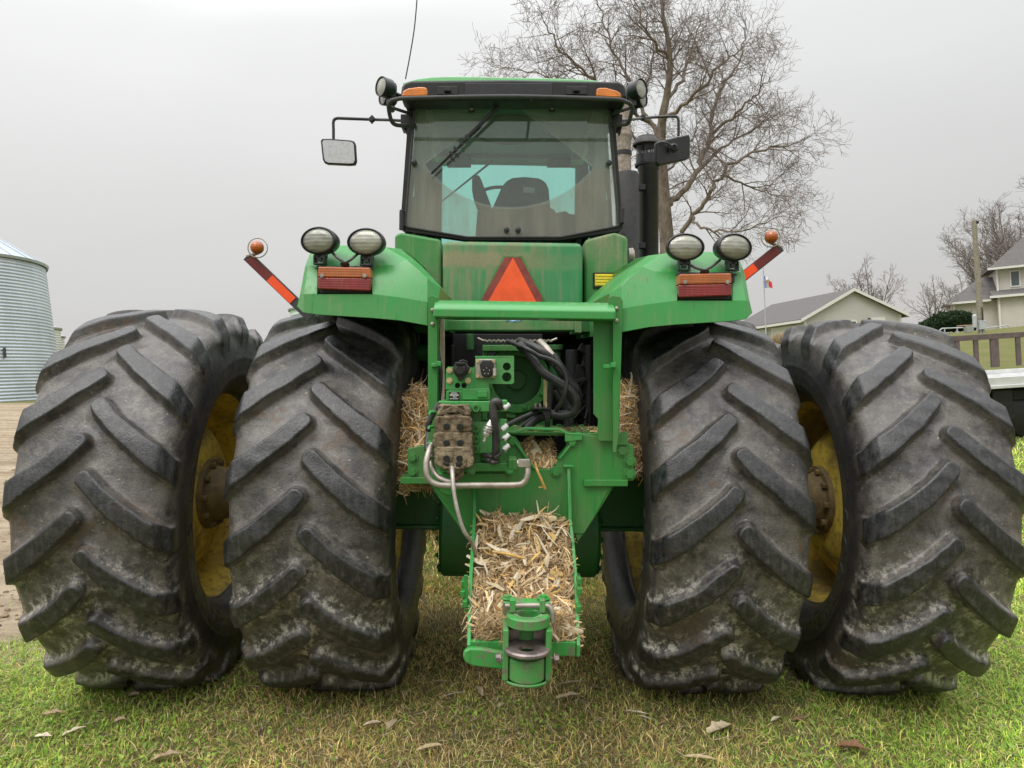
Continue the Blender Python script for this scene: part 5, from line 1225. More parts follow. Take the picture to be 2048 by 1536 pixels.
leaf(105, 1433, .11, .05, .3, (.40, .29, .18), 'dry_leaf', 'crumpled tan leaf on the clover at far left', 'leaf', .5, 2, .4)
leaf(85, 1480, .09, .045, 0, PALE, 'dry_leaf', 'white flake lowest on the clover at left', 'leaf', .3, 2)
leaf(150, 1475, .12, .04, .9, PALE, 'dry_leaf', 'slanting whitish leaf right of the white flake', 'leaf', .4, 2)
leaf(240, 1447, .06, .05, .6, (.45, .33, .22), 'dry_leaf', 'small squarish tan leaf below the outer left tyre', 'leaf', .3)
leaf(335, 1520, .15, .05, .4, (.36, .27, .17), 'dry_leaf', 'brown curled leaf heap near the bottom left', 'leaf', .6, 2, .4)
leaf(860, 1510, .14, .045, .3, (.48, .38, .22), 'dry_leaf', 'yellowish leaf at the bottom left of centre', 'leaf', .4)
leaf(1400, 1525, .16, .035, -.3, (.46, .36, .22), 'corn_husk', 'flat tan husk at the bottom below the largest lobed leaf', 'husk', .3)
# ------------------------------------------------------------------ bare trees
class TubeSet:
    def __init__(s): s.V = []; s.F = []
    def seg(s, pts, rs, n):
        o = len(s.V); k = len(pts); up = None
        for i, p in enumerate(pts):
            t = (pts[min(i + 1, k - 1)] - pts[max(i - 1, 0)]).normalized()
            if up is None: up = t.cross(Vector((.31, .9, .2))).normalized()
            up = (up - t * up.dot(t)).normalized(); w = t.cross(up)
            for j in range(n):
                a = 6.2832 * j / n; s.V.append(p + (up * math.cos(a) + w * math.sin(a)) * rs[i])
        for i in range(k - 1):
            for j in range(n): s.F.append((o + i * n + j, o + i * n + (j + 1) % n, o + (i + 1) * n + (j + 1) % n, o + (i + 1) * n + j))
def twig(ts, rnd, p, d, r, Ln, lev, maxlev, P_):
    segs = max(3, int(Ln / P_['seg'][lev])); sl = Ln / segs; pts = [p.copy()]; rs = [r]; dirs = []
    d = d.copy()
    for i in range(segs):
        d = (d + Vector((rnd.gauss(0, 1), rnd.gauss(0, 1), rnd.gauss(0, 1))) * P_['wig'] + Vector((0, 0, P_['up']))).normalized()
        p = p + d * sl; pts.append(p.copy()); dirs.append(d.copy()); rs.append(max(P_['rmin'], r * (1 - .78 * (i + 1) / segs)))
    ts.seg(pts, rs, 6 if lev < 1 else (4 if lev < 2 else 3))
    if lev < maxlev: kids(ts, rnd, pts, rs, Ln, lev, maxlev, P_)
def kids(ts, rnd, pts, rs, Ln, lev, maxlev, P_, t0=.18):
    nk = max(2, int(P_['n'][lev] * Ln + rnd.random()))
    for i in range(nk):
        f = t0 + (1 - t0) * (i + rnd.random()) / nk; q = f * (len(pts) - 1); a = min(int(q), len(pts) - 2); b = pts[a].lerp(pts[a + 1], q - a); dr = (pts[a + 1] - pts[a]).normalized()
        ax = dr.orthogonal().normalized(); ax.rotate(Quaternion(dr, rnd.uniform(0, 6.28))); nd_ = dr.copy(); nd_.rotate(Quaternion(ax, R(rnd.uniform(*P_['ang']))))
        L2 = P_['len'][lev] * rnd.uniform(.55, 1.25) * (1.08 - .72 * f); rr = max(P_['rmin'], min(rs[a] * .62, P_['rad'][lev] * (.6 + .4 * L2 / P_['len'][lev])))
        twig(ts, rnd, b, nd_, rr, L2, lev + 1, maxlev, P_)
def bark(name, c1, c2):
    m, nt = mat(name); v = posn(nt); n = noise(nt, mapv(nt, v, (9, 9, 3)), 1, 7, .7)
    out(nt, princ(nt, Base_Color=mixc(nt, rampf(nt, n, .35, .65), c1, c2), Roughness=.9, Specular_IOR_Level=.2, Normal=bump(nt, n, .6, .03))); return m
BK = bark('grey_brown_bark', (.12, .10, .075), (.24, .20, .155)); TWG = bark('brown_twigs', (.15, .118, .10), (.22, .175, .15))
def finish(ts, name, mt, par):
    o = fastmesh(name, np.array([tuple(v) for v in ts.V]), ts.F, mt, smooth=True); o.parent = par; o.matrix_parent_inverse = par.matrix_world.inverted(); return o
DT = 21.0
rnd = random.Random(11)
def wp(pts): return [W(x, y, DT + d) for x, y, d in pts]
base = W(1336, 520, DT); gb = gz(base.x, base.y)
bt = thing('bare_tree', 'large leafless tree rising right behind the cab and exhaust stack', 'tree', (base.x - .1, base.y, gb))
bpy.context.view_layer.update()
px_m = DT / F
ts = TubeSet()
tr = curve([Vector((base.x - .12, base.y, gb - .2)), Vector((base.x - .08, base.y, (gb + base.z) / 2))] + wp([(1336, 520, 0), (1332, 460, 0), (1328, 405, 0), (1325, 350, .1), (1322, 290, .1), (1325, 235, 0), (1333, 195, 0), (1340, 140, -.2), (1337, 85, -.3), (1326, 30, -.2), (1322, -30, 0)]), 4)
nn = len(tr); ts.seg(tr, [.265 * (1 - .93 * (i / (nn - 1)) ** .8) + .015 for i in range(nn)], 12)
limbs = [([(1328, 412, 0), (1345, 400, .1), (1372, 378, .3), (1392, 345, .4), (1408, 305, .5), (1420, 270, .6), (1424, 228, .7), (1440, 185, .9), (1470, 140, 1), (1485, 90, 1), (1490, 55, 1)], .15),
 ([(1334, 486, 0), (1362, 470, -.5), (1385, 430, -.8), (1415, 398, -1), (1442, 352, -1.2), (1480, 315, -1.4), (1534, 298, -1.5), (1575, 290, -1.6), (1608, 280, -1.8)], .12),
 ([(1385, 432, -.8), (1400, 452, -1.2), (1440, 464, -1.6), (1497, 458, -2), (1535, 440, -2.2), (1570, 430, -2.4)], .06),
 ([(1322, 290, .1), (1300, 245, .5), (1280, 205, .8), (1262, 160, 1), (1235, 120, 1.2), (1215, 70, 1.4), (1200, 20, 1.5), (1190, -20, 1.6)], .11),
 ([(1300, 245, .5), (1255, 215, -.2), (1205, 175, -.8), (1165, 140, -1.2), (1120, 100, -1.6), (1090, 55, -1.8), (1080, 15, -2)], .085),
 ([(1255, 215, -.2), (1200, 200, .6), (1145, 180, 1), (1085, 150, 1.4), (1030, 135, 1.6), (985, 130, 1.8)], .06),
 ([(1333, 200, 0), (1362, 160, .8), (1380, 110, 1.2), (1395, 60, 1.4), (1405, 15, 1.5)], .09),
 ([(1325, 240, 0), (1365, 215, -.8), (1402, 175, -1.4), (1442, 130, -1.8), (1480, 100, -2), (1500, 85, -2.2)], .09),
 ([(1420, 272, .6), (1460, 235, .2), (1500, 200, 0), (1525, 172, -.2), (1545, 155, -.3)], .075),
 ([(1392, 345, .4), (1440, 300, 1), (1500, 262, 1.4), (1535, 243, 1.6), (1560, 225, 1.7)], .07),
 ([(1442, 352, -1.2), (1490, 370, -.8), (1535, 385, -.4), (1580, 400, 0)], .05),
 ([(1338, 120, -.2), (1300, 70, -.8), (1275, 20, -1), (1260, -30, -1.2)], .07),
 ([(1280, 205, .8), (1300, 140, 1.4), (1310, 80, 1.8), (1305, 20, 2)], .06),
 ([(1326, 330, 0), (1290, 300, -1), (1260, 260, -1.6), (1240, 220, -2)], .05),
 ([(1326, 350, 0), (1360, 320, 1.4), (1385, 280, 2.2), (1400, 240, 2.8), (1430, 215, 3.2)], .06)]
for pts, r0 in limbs:
    q = curve(wp(pts), 4); k = len(q); q = [q[0]] + [p + Vector((rnd.gauss(0, 1), rnd.gauss(0, 1), rnd.gauss(0, 1))) * .035 for p in q[1:]]; rs = [max(.010, .68 * r0 * (1 - .88 * i / (k - 1))) for i in range(k)]
    ts.seg(q, rs, 8); Ln = sum((q[i + 1] - q[i]).length for i in range(k - 1))
    if 'LB' not in globals(): LB = []
    LB.append((q, rs, Ln))
finish(ts, 'trunk', BK, bt)
ts = TubeSet()
PB = dict(seg=[.35, .28, .20, .14, .12], wig=.15, up=.03, rmin=.0042, n=[3.7, 4.6, 5.6, 6.0], len=[1.55, 1.08, .70, .42], rad=[.026, .014, .009, .006], ang=(28, 68))
for q, rs, Ln in LB: kids(ts, rnd, q, rs, Ln, 0, 4, PB, t0=.22)
kids(ts, rnd, tr[-24:], [.12] * 24, 6, 0, 4, PB, t0=.3)
for k in range(90):                # fine shoots close to the trunk
    f = rnd.uniform(.12, .6); p = tr[int(f * (nn - 1))]; twig(ts, rnd, p, Vector((rnd.gauss(0, 1), rnd.gauss(0, 1), .2)).normalized(), .008, rnd.uniform(.4, 1.2), 3, 4, PB)
finish(ts, 'crown', TWG, bt)
def small_tree(px, py0, D, H, label, spread, seed, stems=5, mt=None, dens=1.0):
    rn = random.Random(seed); b = W(px, py0, D); b.z = gz(b.x, b.y) - .1; t_ = thing('bare_tree', label, 'tree', b, 'distant leafless trees'); bpy.context.view_layer.update()
    t1, t2 = TubeSet(), TubeSet(); trunk = curve([b, b + Vector((.02 * H, 0, H * .15)), b + Vector((0, 0, H * .3)), b + Vector((.03 * H, 0, H * .55)), b + Vector((0, 0, H * .95))], 4)
    n_ = len(trunk); rt = [H * .020 * (1 - .9 * i / n_) for i in range(n_)]; t1.seg(trunk, rt, 7)
    Pq = dict(seg=[H * .05] * 5, wig=.10, up=.07, rmin=.0085 * D / 50, n=[2.6 * dens, 3.6 * dens, 5.0 * dens, 3], len=[H * .22, H * .12, H * .07], rad=[H * .005, H * .0028, .012], ang=(22, 58))
    for s in range(stems):
        a = 6.28 * s / stems + rn.random(); f = rn.uniform(.18, .5); p = trunk[int(f * n_)]; d = Vector((math.cos(a) * spread, math.sin(a) * spread, 1)).normalized(); pts = [p]; 
        for k in range(8): d = (d + Vector((rn.gauss(0, .12), rn.gauss(0, .12), .05))).normalized(); pts.append(pts[-1] + d * H * .085)
        rr = [H * .010 * (1 - .85 * k / 8) for k in range(9)]; t1.seg(pts, rr, 5); kids(t2, rn, pts, rr, H * .68, 0, 3, Pq, .15)
    kids(t2, rn, trunk[n_ // 3:], rt[n_ // 3:], H * .7, 0, 3, Pq, .1)
    finish(t1, 'trunk', mt or BK2, t_); finish(t2, 'crown', mt or BK2, t_)
BK2 = bark('pale_grey_bark', (.17, .14, .13), (.27, .23, .21))
small_tree(1735, 640, 68, 8.2, 'leafless tree standing behind the low garage roof', .75, 4, 7)
small_tree(1668, 640, 72, 5.4, 'low leafless tree at the left end of the garage ridge', .8, 5, 5)
small_tree(1870, 660, 58, 4.9, 'small bushy leafless tree between garage and farmhouse', .95, 6, 8)
small_tree(1925, 660, 62, 5.4, 'small leafless tree just left of the farmhouse wing roof', .9, 16, 7)
small_tree(2010, 650, 75, 13.5, 'tall leafless tree behind the farmhouse with long twigs', .95, 9, 10, dens=.8)
small_tree(2075, 640, 66, 14.5, 'leafless tree at the right edge rising above the farmhouse roof', .8, 10, 9, dens=.8)
# ------------------------------------------------------------------ buildings
def siding(name, base):
    m, nt = mat(name); v = posn(nt); z = nd(nt, 'ShaderNodeSeparateXYZ', {0: v}).outputs[2]
    f = mth(nt, 'FRACT', mth(nt, 'MULTIPLY', z, 7.5)); col = mixc(nt, rampf(nt, f, .86, .97), base, tuple(c * .62 for c in base)); col = mixc(nt, rampf(nt, noise(nt, v, .8, 4), .35, .65, 0, .2), col, tuple(c * .8 for c in base))
    out(nt, princ(nt, Base_Color=col, Roughness=.6, Normal=bump(nt, f, .5, .02))); return m
SID = siding('grey_vinyl_siding', (.52, .505, .455)); SID2 = siding('cream_vinyl_siding', (.60, .565, .50))
SH = simple('grey_shingles', (.105, .098, .096), .9, var=.25, sc=5, bmp=.3); WH = simple('white_trim', (.66, .66, .60), .5, var=.06); WG = simple('window_pane', (.10, .12, .13), .12, var=.2, sc=2)
DOORM = simple('pale_garage_door', (.62, .61, .53), .55, var=.05)
class House:
    def __init__(s, name, label, org, ang, cat='building'):
        s.t = thing(name, label, cat, org, rotz=ang); s.o = org
        bpy.context.view_layer.update()
    def part(s, name, mt, boxes=(), prisms=(), par=None, bev=0):
        m = MB()
        for (x0, y0, z0, x1, y1, z1) in boxes: m.box(((x0 + x1) / 2, (y0 + y1) / 2, (z0 + z1) / 2), (x1 - x0, y1 - y0, z1 - z0))
        for pts, e in prisms: m.prism(pts, e)
        return m.build(name, mt, par or s.t, bevel=bev)
def roof_pr(x0, x1, ze, zr, y0, y1, th=.16, ov=.45):
    xm = (x0 + x1) / 2; sl = (zr - ze) / (xm - x0); a, b = x0 - ov, x1 + ov; zo = ze - ov * sl
    return [([(a, y0, zo), (xm, y0, zr), (b, y0, zo), (b, y0, zo + th), (xm, y0, zr + th), (a, y0, zo + th)], (0, y1 - y0, 0))]
def gable_roof(h, x0, x1, ze, zr, y0, y1, ov=.45):
    r_ = h.part('roof', SH, prisms=roof_pr(x0, x1, ze, zr, y0 - .35, y1 + .35, ov=ov))
    xm = (x0 + x1) / 2; sl = (zr - ze) / (xm - x0); a, b = x0 - ov, x1 + ov; zo = ze - ov * sl
    h.part('fascia', WH, prisms=[([(a, y0 - .38, zo - .06), (xm, y0 - .38, zr - .06), (b, y0 - .38, zo - .06), (b, y0 - .38, zo + .17), (xm, y0 - .38, zr + .17), (a, y0 - .38, zo + .17)], (0, .028, 0))], par=r_)
    for q_ in ((a - .10, y0 - .35, zo - .08, a - .005, y1 + .35, zo + .10), (b + .005, y0 - .35, zo - .08, b + .10, y1 + .35, zo + .10)): h.part('gutter', WH, boxes=[q_], par=r_)
# garage: gable faces the yard
A = W(1612, 712, 55); gb = A.z; ea = W(1612, 637, 55); rz = W(1706, 582, 56).z - gb; ez = ea.z - gb + .0
A2 = W(1802, 640, 56.5); wd = (Vector((A2.x, A2.y)) - Vector((A.x, A.y))).length; ang = math.atan2(A2.y - A.y, A2.x - A.x)
hs = House('garage', 'long low grey sided garage with white trim beyond the right tyres', (A.x, A.y, gb), ang)
ln = 11.0
hs.part('wall', SID, prisms=[([(0, 0, -.5), (wd, 0, -.5), (wd, 0, ez), (wd / 2, 0, rz), (0, 0, ez)], (0, ln, 0))])
gable_roof(hs, 0, wd, ez, rz, 0, ln)
for q_ in [(-.03, -.03, -.5, .16, .12, ez), (wd - .16, -.03, -.5, wd + .03, .12, ez)]: hs.part('corner_board', WH, boxes=[q_])
hs.part('garage_door', DOORM, boxes=[(-.05, 1.5, 0, -.005, 4.3, 2.2)]); hs.part('garage_door', DOORM, boxes=[(-.05, 5.4, 0, -.005, 8.4, 2.2)])
hs.part('door_frame', WH, boxes=[(-.09, 1.3, 0, -.002, 1.5, 2.4), (-.09, 4.3, 0, -.002, 4.5, 2.4), (-.09, 1.5, 2.2, -.002, 4.3, 2.4), (-.09, 5.2, 0, -.002, 5.4, 2.4), (-.09, 8.4, 0, -.002, 8.6, 2.4), (-.09, 5.4, 2.2, -.002, 8.4, 2.4)])
zw = W(1700, 641, 55.5).z - gb
def window(h, x0, x1, z0, z1, y=0, n=1, par=None):
    f = h.part('window', WH, boxes=[(x0, y - .06, z0, x0 + .09, y - .003, z1), (x1 - .09, y - .06, z0, x1, y - .003, z1), (x0 + .09, y - .06, z0, x1 - .09, y - .003, z0 + .09), (x0 + .09, y - .06, z1 - .09, x1 - .09, y - .003, z1)] + [(x0 + (x1 - x0) * k / n - .03, y - .05, z0 + .09, x0 + (x1 - x0) * k / n + .03, y - .003, z1 - .09) for k in range(1, n)])
    h.part('pane', WG, boxes=[(x0 + .09, y - .03, z0 + .09, x1 - .09, y - .004, z1 - .09)], par=f)
window(hs, 2.75, 4.35, zw - .6, zw, n=3)
hs.part('side_door', WH, boxes=[(5.6, -.06, 0, 6.75, -.003, zw + .12)]); hs.part('door_pane', WG, boxes=[(5.95, -.075, zw - .7, 6.4, -.061, zw - .15)])
hs.part('wall_lamp', M['black'], boxes=[(5.3, -.15, zw - .12, 5.42, -.003, zw + .12)])
# farmhouse
A = W(1908, 672, 60); gb = gz(A.x, A.y)
hf = House('farmhouse', 'two storey cream farmhouse with grey roofs and gutters cut by the right edge', (A.x, A.y, gb), R(-27))
zv = lambda x, y, D: W(x, y, D).z - gb
ze1 = zv(1905, 606, 60); zr1 = zv(2000, 556, 63); ze2 = zv(1990, 538, 58.8); zl2 = zv(1995, 594, 58.5)
u = lambda px, D: (W(px, 640, D).x - A.x)
hf.part('wall', SID2, boxes=[(0, 0, -.5, 5.0, 7, ze1), (3.0, -.8, -.5, 12, 6, zl2 - .05)]); 
hf.part('upper_wall', SID2, boxes=[(3.2, .3, zl2 - .1, 12, 6, ze2)])
lr = MB(); lr.add([(-.5, -.45, ze1), (3.19, -.45, ze1), (3.19, 3.5, zr1), (2.3, 3.5, zr1), (-.5, 7.4, ze1), (3.19, 7.4, ze1)], [(0, 1, 2, 3), (0, 3, 4), (4, 3, 2, 5), (0, 4, 5, 1)]); lr.build('lower_roof', SH, hf.t)
hf.part('hip_roof', SH, prisms=[([(2.6, -1.2, zl2 - .05), (2.6, -1.2, zl2 + .05), (2.6, .29, zl2 + .55), (2.6, .29, zl2 - .05)], (10, 0, 0))])
rr = MB(); rr.add([(2.6, -.35, ze2), (12.6, -.35, ze2), (12.6, 6.6, ze2), (2.6, 6.6, ze2), (5.4, 3.1, ze2 + 2.6), (12.6, 3.1, ze2 + 2.6)], [(0, 1, 5, 4), (3, 4, 5, 2), (0, 4, 3), (1, 2, 5), (0, 3, 2, 1)]); rr.build('upper_roof', SH, hf.t)
for q_ in [(-.55, -.6, ze1 - .14, 2.6, -.452, ze1 + .02), (2.45, -1.36, zl2 - .12, 12.6, -1.21, zl2 + .06), (2.48, -.50, ze2 - .10, 12.6, -.36, ze2 + .06)]: hf.part('gutter', WH, boxes=[q_])
for q_ in [(3.1, .12, zl2, 3.22, .29, ze2 - .1), (3.02, -.98, 0, 3.14, -.81, zl2 - .1), (.05, -.16, -.3, .17, -.003, ze1 - .12)]: hf.part('downpipe', WH, boxes=[q_])
window(hf, 4.0, 4.7, ze2 - 1.55, ze2 - .25, y=.3); window(hf, 4.75, 6.6, .9, 2.6, y=-.8, n=2)
# pole, boxes, hedge, rails
p0, p1 = W(1963, 668, 40), W(1948, 441, 40); p0.z = gz(p0.x, p0.y) - .3
pole = thing('utility_pole', 'weathered wooden utility pole with grey meter boxes in front of the farmhouse', 'pole', p0); bpy.context.view_layer.update()
def wpart(m, name, mt, par, **k):
    q = par.location; m.v = [(x - q.x, y - q.y, z - q.z) for x, y, z in m.v]; return m.build(name, mt, par, **k)
wood = simple('weathered_pole', (.24, .215, .165), .9, var=.3, sc=12); gal = simple('galvanised_grey', (.42, .45, .46), .5, .2, var=.12, sc=3)
m = MB(); m.tube([p0, p0.lerp(p1, .5), p1], [.17, .145, .12], 14); wpart(m, 'pole_shaft', wood, pole)
m = MB(); m.box(p1 + Vector((.12, -.05, -.12)), (.16, .12, .14)); wpart(m, 'pole_bracket', M['dark'], pole, bevel=.01)
m = MB(); c_ = W(1964.5, 650, 39.7); m.box(c_, (.36, .2, .48)); m.box(W(1962, 664, 39.75), (.07, .07, .4)); m.box(W(1967, 664, 39.75), (.07, .07, .4)); wpart(m, 'meter_box', gal, pole, bevel=.02)
m = MB(); c_ = W(1949.5, 642, 39.8); m.lathe([(-.33, 0), (-.33, .11), (.30, .11), (.36, .06), (.36, 0)], c_, (0, 0, 1), 20); wpart(m, 'transformer_can', gal, pole)
m = MB(); m.tube([W(1964, 615, 39.8), W(1966, 650, 39.7)], .03, 8); wpart(m, 'conduit', M['dark'], pole)
# juniper hedge
hc = W(1898, 652, 50); hc.z = gz(hc.x, hc.y); hd = thing('hedge', 'dark green juniper hedge in front of the farmhouse wing', 'hedge', hc); bpy.context.view_layer.update()
n = 26000; a = rng.normal(0, 1, (n, 3)); a /= np.linalg.norm(a, axis=1)[:, None]; rad = rng.random(n) ** .35
lob = rng.integers(0, 9, n); lx = np.linspace(-1.45, 1.45, 9)[lob]; lh = np.array([.75, .95, 1.15, 1.3, 1.2, 1.35, 1.3, 1.2, 1.0])[lob]
c3 = np.stack([lx + a[:, 0] * rad * .55, a[:, 1] * rad * .7, lh * .5 + a[:, 2] * rad * lh * .55 + .1], 1); c3[:, 0] *= 1.05; c3[:, 2] *= 1.0
t = rng.normal(0, 1, (n, 3)) * .05; b = rng.normal(0, 1, (n, 3)) * .03; t[:, 2] = np.abs(t[:, 2]) * 1.6
V = np.stack([c3 - b, c3 + b, c3 + t + b * .3, c3 + t - b * .3], 1).reshape(-1, 3); Fq = np.arange(n * 4).reshape(-1, 4)
cc = np.array([(.018, .045, .018), (.03, .065, .02), (.012, .03, .014), (.045, .07, .025)])[rng.integers(0, 4, n)]
fastmesh('foliage', V, Fq, M['grass'], np.repeat(cc, 4, 0)).parent = hd
def rail(name, label, cat, pts, r, D, mt, posts, yb, grp=None):
    q = [W(x, y, D) for x, y in pts]; t_ = thing(name, label, cat, (q[0].x, q[0].y, gz(q[0].x, q[0].y)), grp); bpy.context.view_layer.update()
    m = MB(); m.tube(q, r, 8); wpart(m, 'top_rail', mt, t_)
    for x in posts:
        a = W(x, 0, D); ys = np.interp(x, [p[0] for p in pts], [p[1] for p in pts]); a = W(x, ys, D); b = Vector((a.x, a.y, gz(a.x, a.y) - .1)); m = MB(); m.tube([a, b], r, 8); wpart(m, 'rail_post', mt, t_)
rail('metal_gate', 'pale metal rail fence in front of the juniper hedge', 'fence', [(1879, 661), (1884, 657), (1955, 654)], .04, 46, gal, (1880, 1889, 1914, 1954), 672)
rail('porch_rail', 'thin porch rail right of the utility pole', 'fence', [(1972, 656), (2016, 650), (2020, 664)], .03, 48, gal, (1985, 2008, 2016), 672)
c_ = W(1938, 668, 44); z0 = gz(c_.x, c_.y); pt = thing('planter_tub', 'grey tub with a board across it beside the utility pole', 'tub', (c_.x, c_.y, z0)); bpy.context.view_layer.update()
m = MB(); m.lathe([(0, 0), (0, .22), (.35, .30), (.36, .27), (.1, .2), (.1, 0)], (0, 0, .0), (0, 0, 1), 24); m.build('tub', gal, pt)
m = MB(); m.box((-.15, 0, .42), (.95, .25, .06)); m.build('plank', simple('raw_board', (.42, .27, .17), .8), pt)
# flag
f0 = W(1532, 680, 38); f0.z = gz(f0.x, f0.y); f1 = W(1526.5, 536, 38); fp = thing('flag_pole', 'thin flag pole with a blue white and red flag behind the right fender', 'flag', f0); bpy.context.view_layer.update()
m = MB(); m.tube([f0, f1], .028, 8); wpart(m, 'pole_shaft', gal, fp)
def flagband(u0, u1, name, mt):
    a, b, c, d = W(1526.5, 549, 38), W(1528, 576, 38), W(1544, 577, 38), W(1543, 562, 38)
    m = MB(); K = 6; vs = []
    for i in range(K + 1):
        u_ = u0 + (u1 - u0) * i / K
        for j in range(7):
            w_ = j / 6; p = (a.lerp(d, u_)).lerp(b.lerp(c, u_), w_); p = p + Vector((0, .08 * math.sin(u_ * 9 + w_ * 3), .05 * math.sin(w_ * 4 + u_ * 6) * u_ - .0)); vs.append(p)
    m.add(vs, [(i * 7 + j, i * 7 + j + 1, (i + 1) * 7 + j + 1, (i + 1) * 7 + j) for i in range(K) for j in range(6)]); return wpart(m, name, mt, fp)
flagband(0, .28, 'flag_blue_band', simple('flag_blue', (.18, .22, .55), .8)); flagband(.28, .70, 'flag_white_band', simple('flag_white', (.75, .74, .70), .8)); flagband(.70, 1.0, 'flag_red_band', simple('flag_red', (.62, .03, .06), .8))
m = MB(); m.ell(W(1535, 562, 37.9), (.10, .01, .07)); m.box(W(1535, 565, 37.88), (.2, .01, .03)); wpart(m, 'flag_emblem', simple('flag_emblem', (.35, .28, .16), .8), fp)
# tan ornamental grass
c_ = W(1562, 700, 34); c_.z = gz(c_.x, c_.y); oh = W(1562, 664, 34).z - c_.z
n = 1500; V, Fq, Cc = [], [], []
for i in range(n):
    a, s_ = random.uniform(0, 6.28), random.random() ** .6; b = c_ + Vector((math.cos(a), math.sin(a), 0)) * .15; tp = c_ + Vector((math.cos(a) * s_ * .62, math.sin(a) * s_ * .62, oh * random.uniform(.55, 1.05) * (1 - .25 * s_))); w_ = Vector((.012, 0, 0)); o = len(V)
    md = b.lerp(tp, .5) + Vector((0, 0, .15)); V += [b - w_, b + w_, md + w_, md - w_, tp + w_ * .8, tp - w_ * .8]; Fq += [(o, o + 1, o + 2, o + 3), (o + 3, o + 2, o + 4, o + 5)]; Cc += [np.array(random.choice([(.42, .33, .22), (.52, .42, .28), (.30, .22, .14)]))] * 6
tag(fastmesh('ornamental_grass', V, Fq, M['straw'], np.array(Cc)), 'tan clump of dry ornamental grass before the garage doors', 'shrub')
# flatbed trailer
tx0, ty0 = 0, 0
D = 11.5; tz = W(1995, 770, D).z; X0 = W(1952, 770, D).x; gt = gz(X0 + 2, D)
tl = thing('flatbed_trailer', 'flatbed trailer with brown railing and pale metal deck behind the right tyres', 'trailer', (X0, D, gt), rotz=R(3)); bpy.context.view_layer.update()
zt_ = W(1995, 757, D).z - gt; zr_ = W(1995, 672, D + 1.9).z - gt
alu = simple('pale_aluminium', (.62, .63, .62), .35, .35, var=.1, sc=4); brn = simple('brown_painted_steel', (.085, .060, .052), .6, var=.25, sc=10)
def tb(name, mt, bs, bev=.006):
    m = MB(); [m.box(c, s_) for c, s_ in bs]; return m.build(name, mt, tl, bevel=bev)
tb('deck', alu, [((2.4, .95, zt_ - .03), (4.8, 1.9, .05)), ((2.4, -.03, zt_ - .06), (4.8, .06, .16)), ((2.4, -.08, zt_ - .13), (4.8, .05, .05)), ((2.4, 1.95, zt_ + .02), (4.8, .08, .10))])
tb('frame', M['dark'], [((2.4, .3, zt_ - .25), (4.6, .12, .16)), ((2.4, 1.5, zt_ - .25), (4.6, .12, .16)), ((.9, .2, zt_ - .28), (.5, .25, .15)), ((2.4, .9, zt_ - .42), (4.0, .14, .10))])
zb_ = zt_ + .07
tb('railing', brn, [((2.3, 1.95, zr_), (4.7, .07, .10)), ((.0, 1.95, (zb_ + zr_) / 2), (.10, .07, zr_ - zb_ - .1))] + [((x, 1.95, (zb_ + zr_) / 2), (w_, .05, zr_ - zb_ - .1)) for x, w_ in ((.30, .07), (.62, .15), (1.05, .08), (1.40, .08), (1.75, .15), (2.2, .08), (2.7, .15), (3.2, .08), (3.7, .15), (4.2, .08))])
for x in (.95, 1.85):
    for y in (.25, 1.65):
        m = MB(); m.lathe([(-.11, 0), (-.11, .33), (-.09, .36), (.09, .36), (.11, .33), (.11, 0)], (x, y, .36), (0, 1, 0), 36); m.build('wheel', M['black'], tl)
tb('mud_flap', M['black'], [((.45, .05, zt_ - .42), (.32, .04, .46)), ((.25, .12, zt_ - .2), (.3, .05, .08))])
# silos
def corr(name, base, pitch, metal=.55):
    m, nt = mat(name); v = posn(nt); z = nd(nt, 'ShaderNodeSeparateXYZ', {0: v}).outputs[2]
    n = noise(nt, v, .5, 3); n2 = noise(nt, mapv(nt, v, (1.5, 1.5, .1)), 1, 4)
    col = mixc(nt, rampf(nt, n, .35, .65), base, tuple(c * .85 for c in base)); col = mixc(nt, rampf(nt, n2, .45, .65, 0, .25), col, tuple(c * 1.15 for c in base))
    out(nt, princ(nt, Base_Color=col, Roughness=.45, Metallic=metal)); return m
def silo(px_edge, Dd, rad, y_base, y_eave, name, label, mt, pitch, rise, flare=0.0, detail=True):
    e = W(px_edge, (y_base + y_eave) / 2, Dd); cx, cy = e.x - rad, e.y; z0 = gz(cx + rad, cy); zt_ = W(px_edge, y_eave, Dd).z
    t_ = thing(name, label, 'silo', (cx, cy, z0)); H = zt_ - z0; prof = []; k = int(H / pitch * 8)
    for i in range(k + 1):
        z = H * i / k; prof.append((z, rad + flare * (.5 - z / H) + .013 * math.sin(2 * math.pi * z / pitch)))
    m = MB(); m.lathe(prof, (0, 0, 0), (0, 0, 1), 120); w_ = m.build('wall', mt, t_, ang=180)
    rt = rad - flare / 2
    m = MB(); nR = 30; vs = []; fs = []
    m.lathe([(H - .05, rt + .10), (H, rt + .14), (H + rise, .5), (H + rise + .1, .5), (H + rise + .15, 0)], (0, 0, 0), (0, 0, 1), nR * 2); rf = m.build('roof', mt, t_, ang=20)
    m = MB()
    for i in range(nR):
        a = 6.2832 * i / nR; m.tube([(math.cos(a) * (rt + .16), math.sin(a) * (rt + .16), H + .01), (math.cos(a) * .5, math.sin(a) * .5, H + rise + .03)], .035, 5)
    m.build('roof_rib', mt, rf)
    m = MB(); m.lathe([(H - .10, rt + .12), (H + .03, rt + .17), (H + .05, rt + .10)], (0, 0, 0), (0, 0, 1), 120); m.build('eave', CG, rf)
    return t_, rad, H
CG = corr('galvanised_corrugated', (.52, .58, .63), .1); CG2 = corr('pale_corrugated', (.60, .60, .55), .1, .2)
st_, srad, sH = silo(72, 38, 5.4, 798, 518, 'grain_silo', 'large corrugated steel grain silo with ribbed cone roof at the left edge', CG, .168, 3.3, .42)
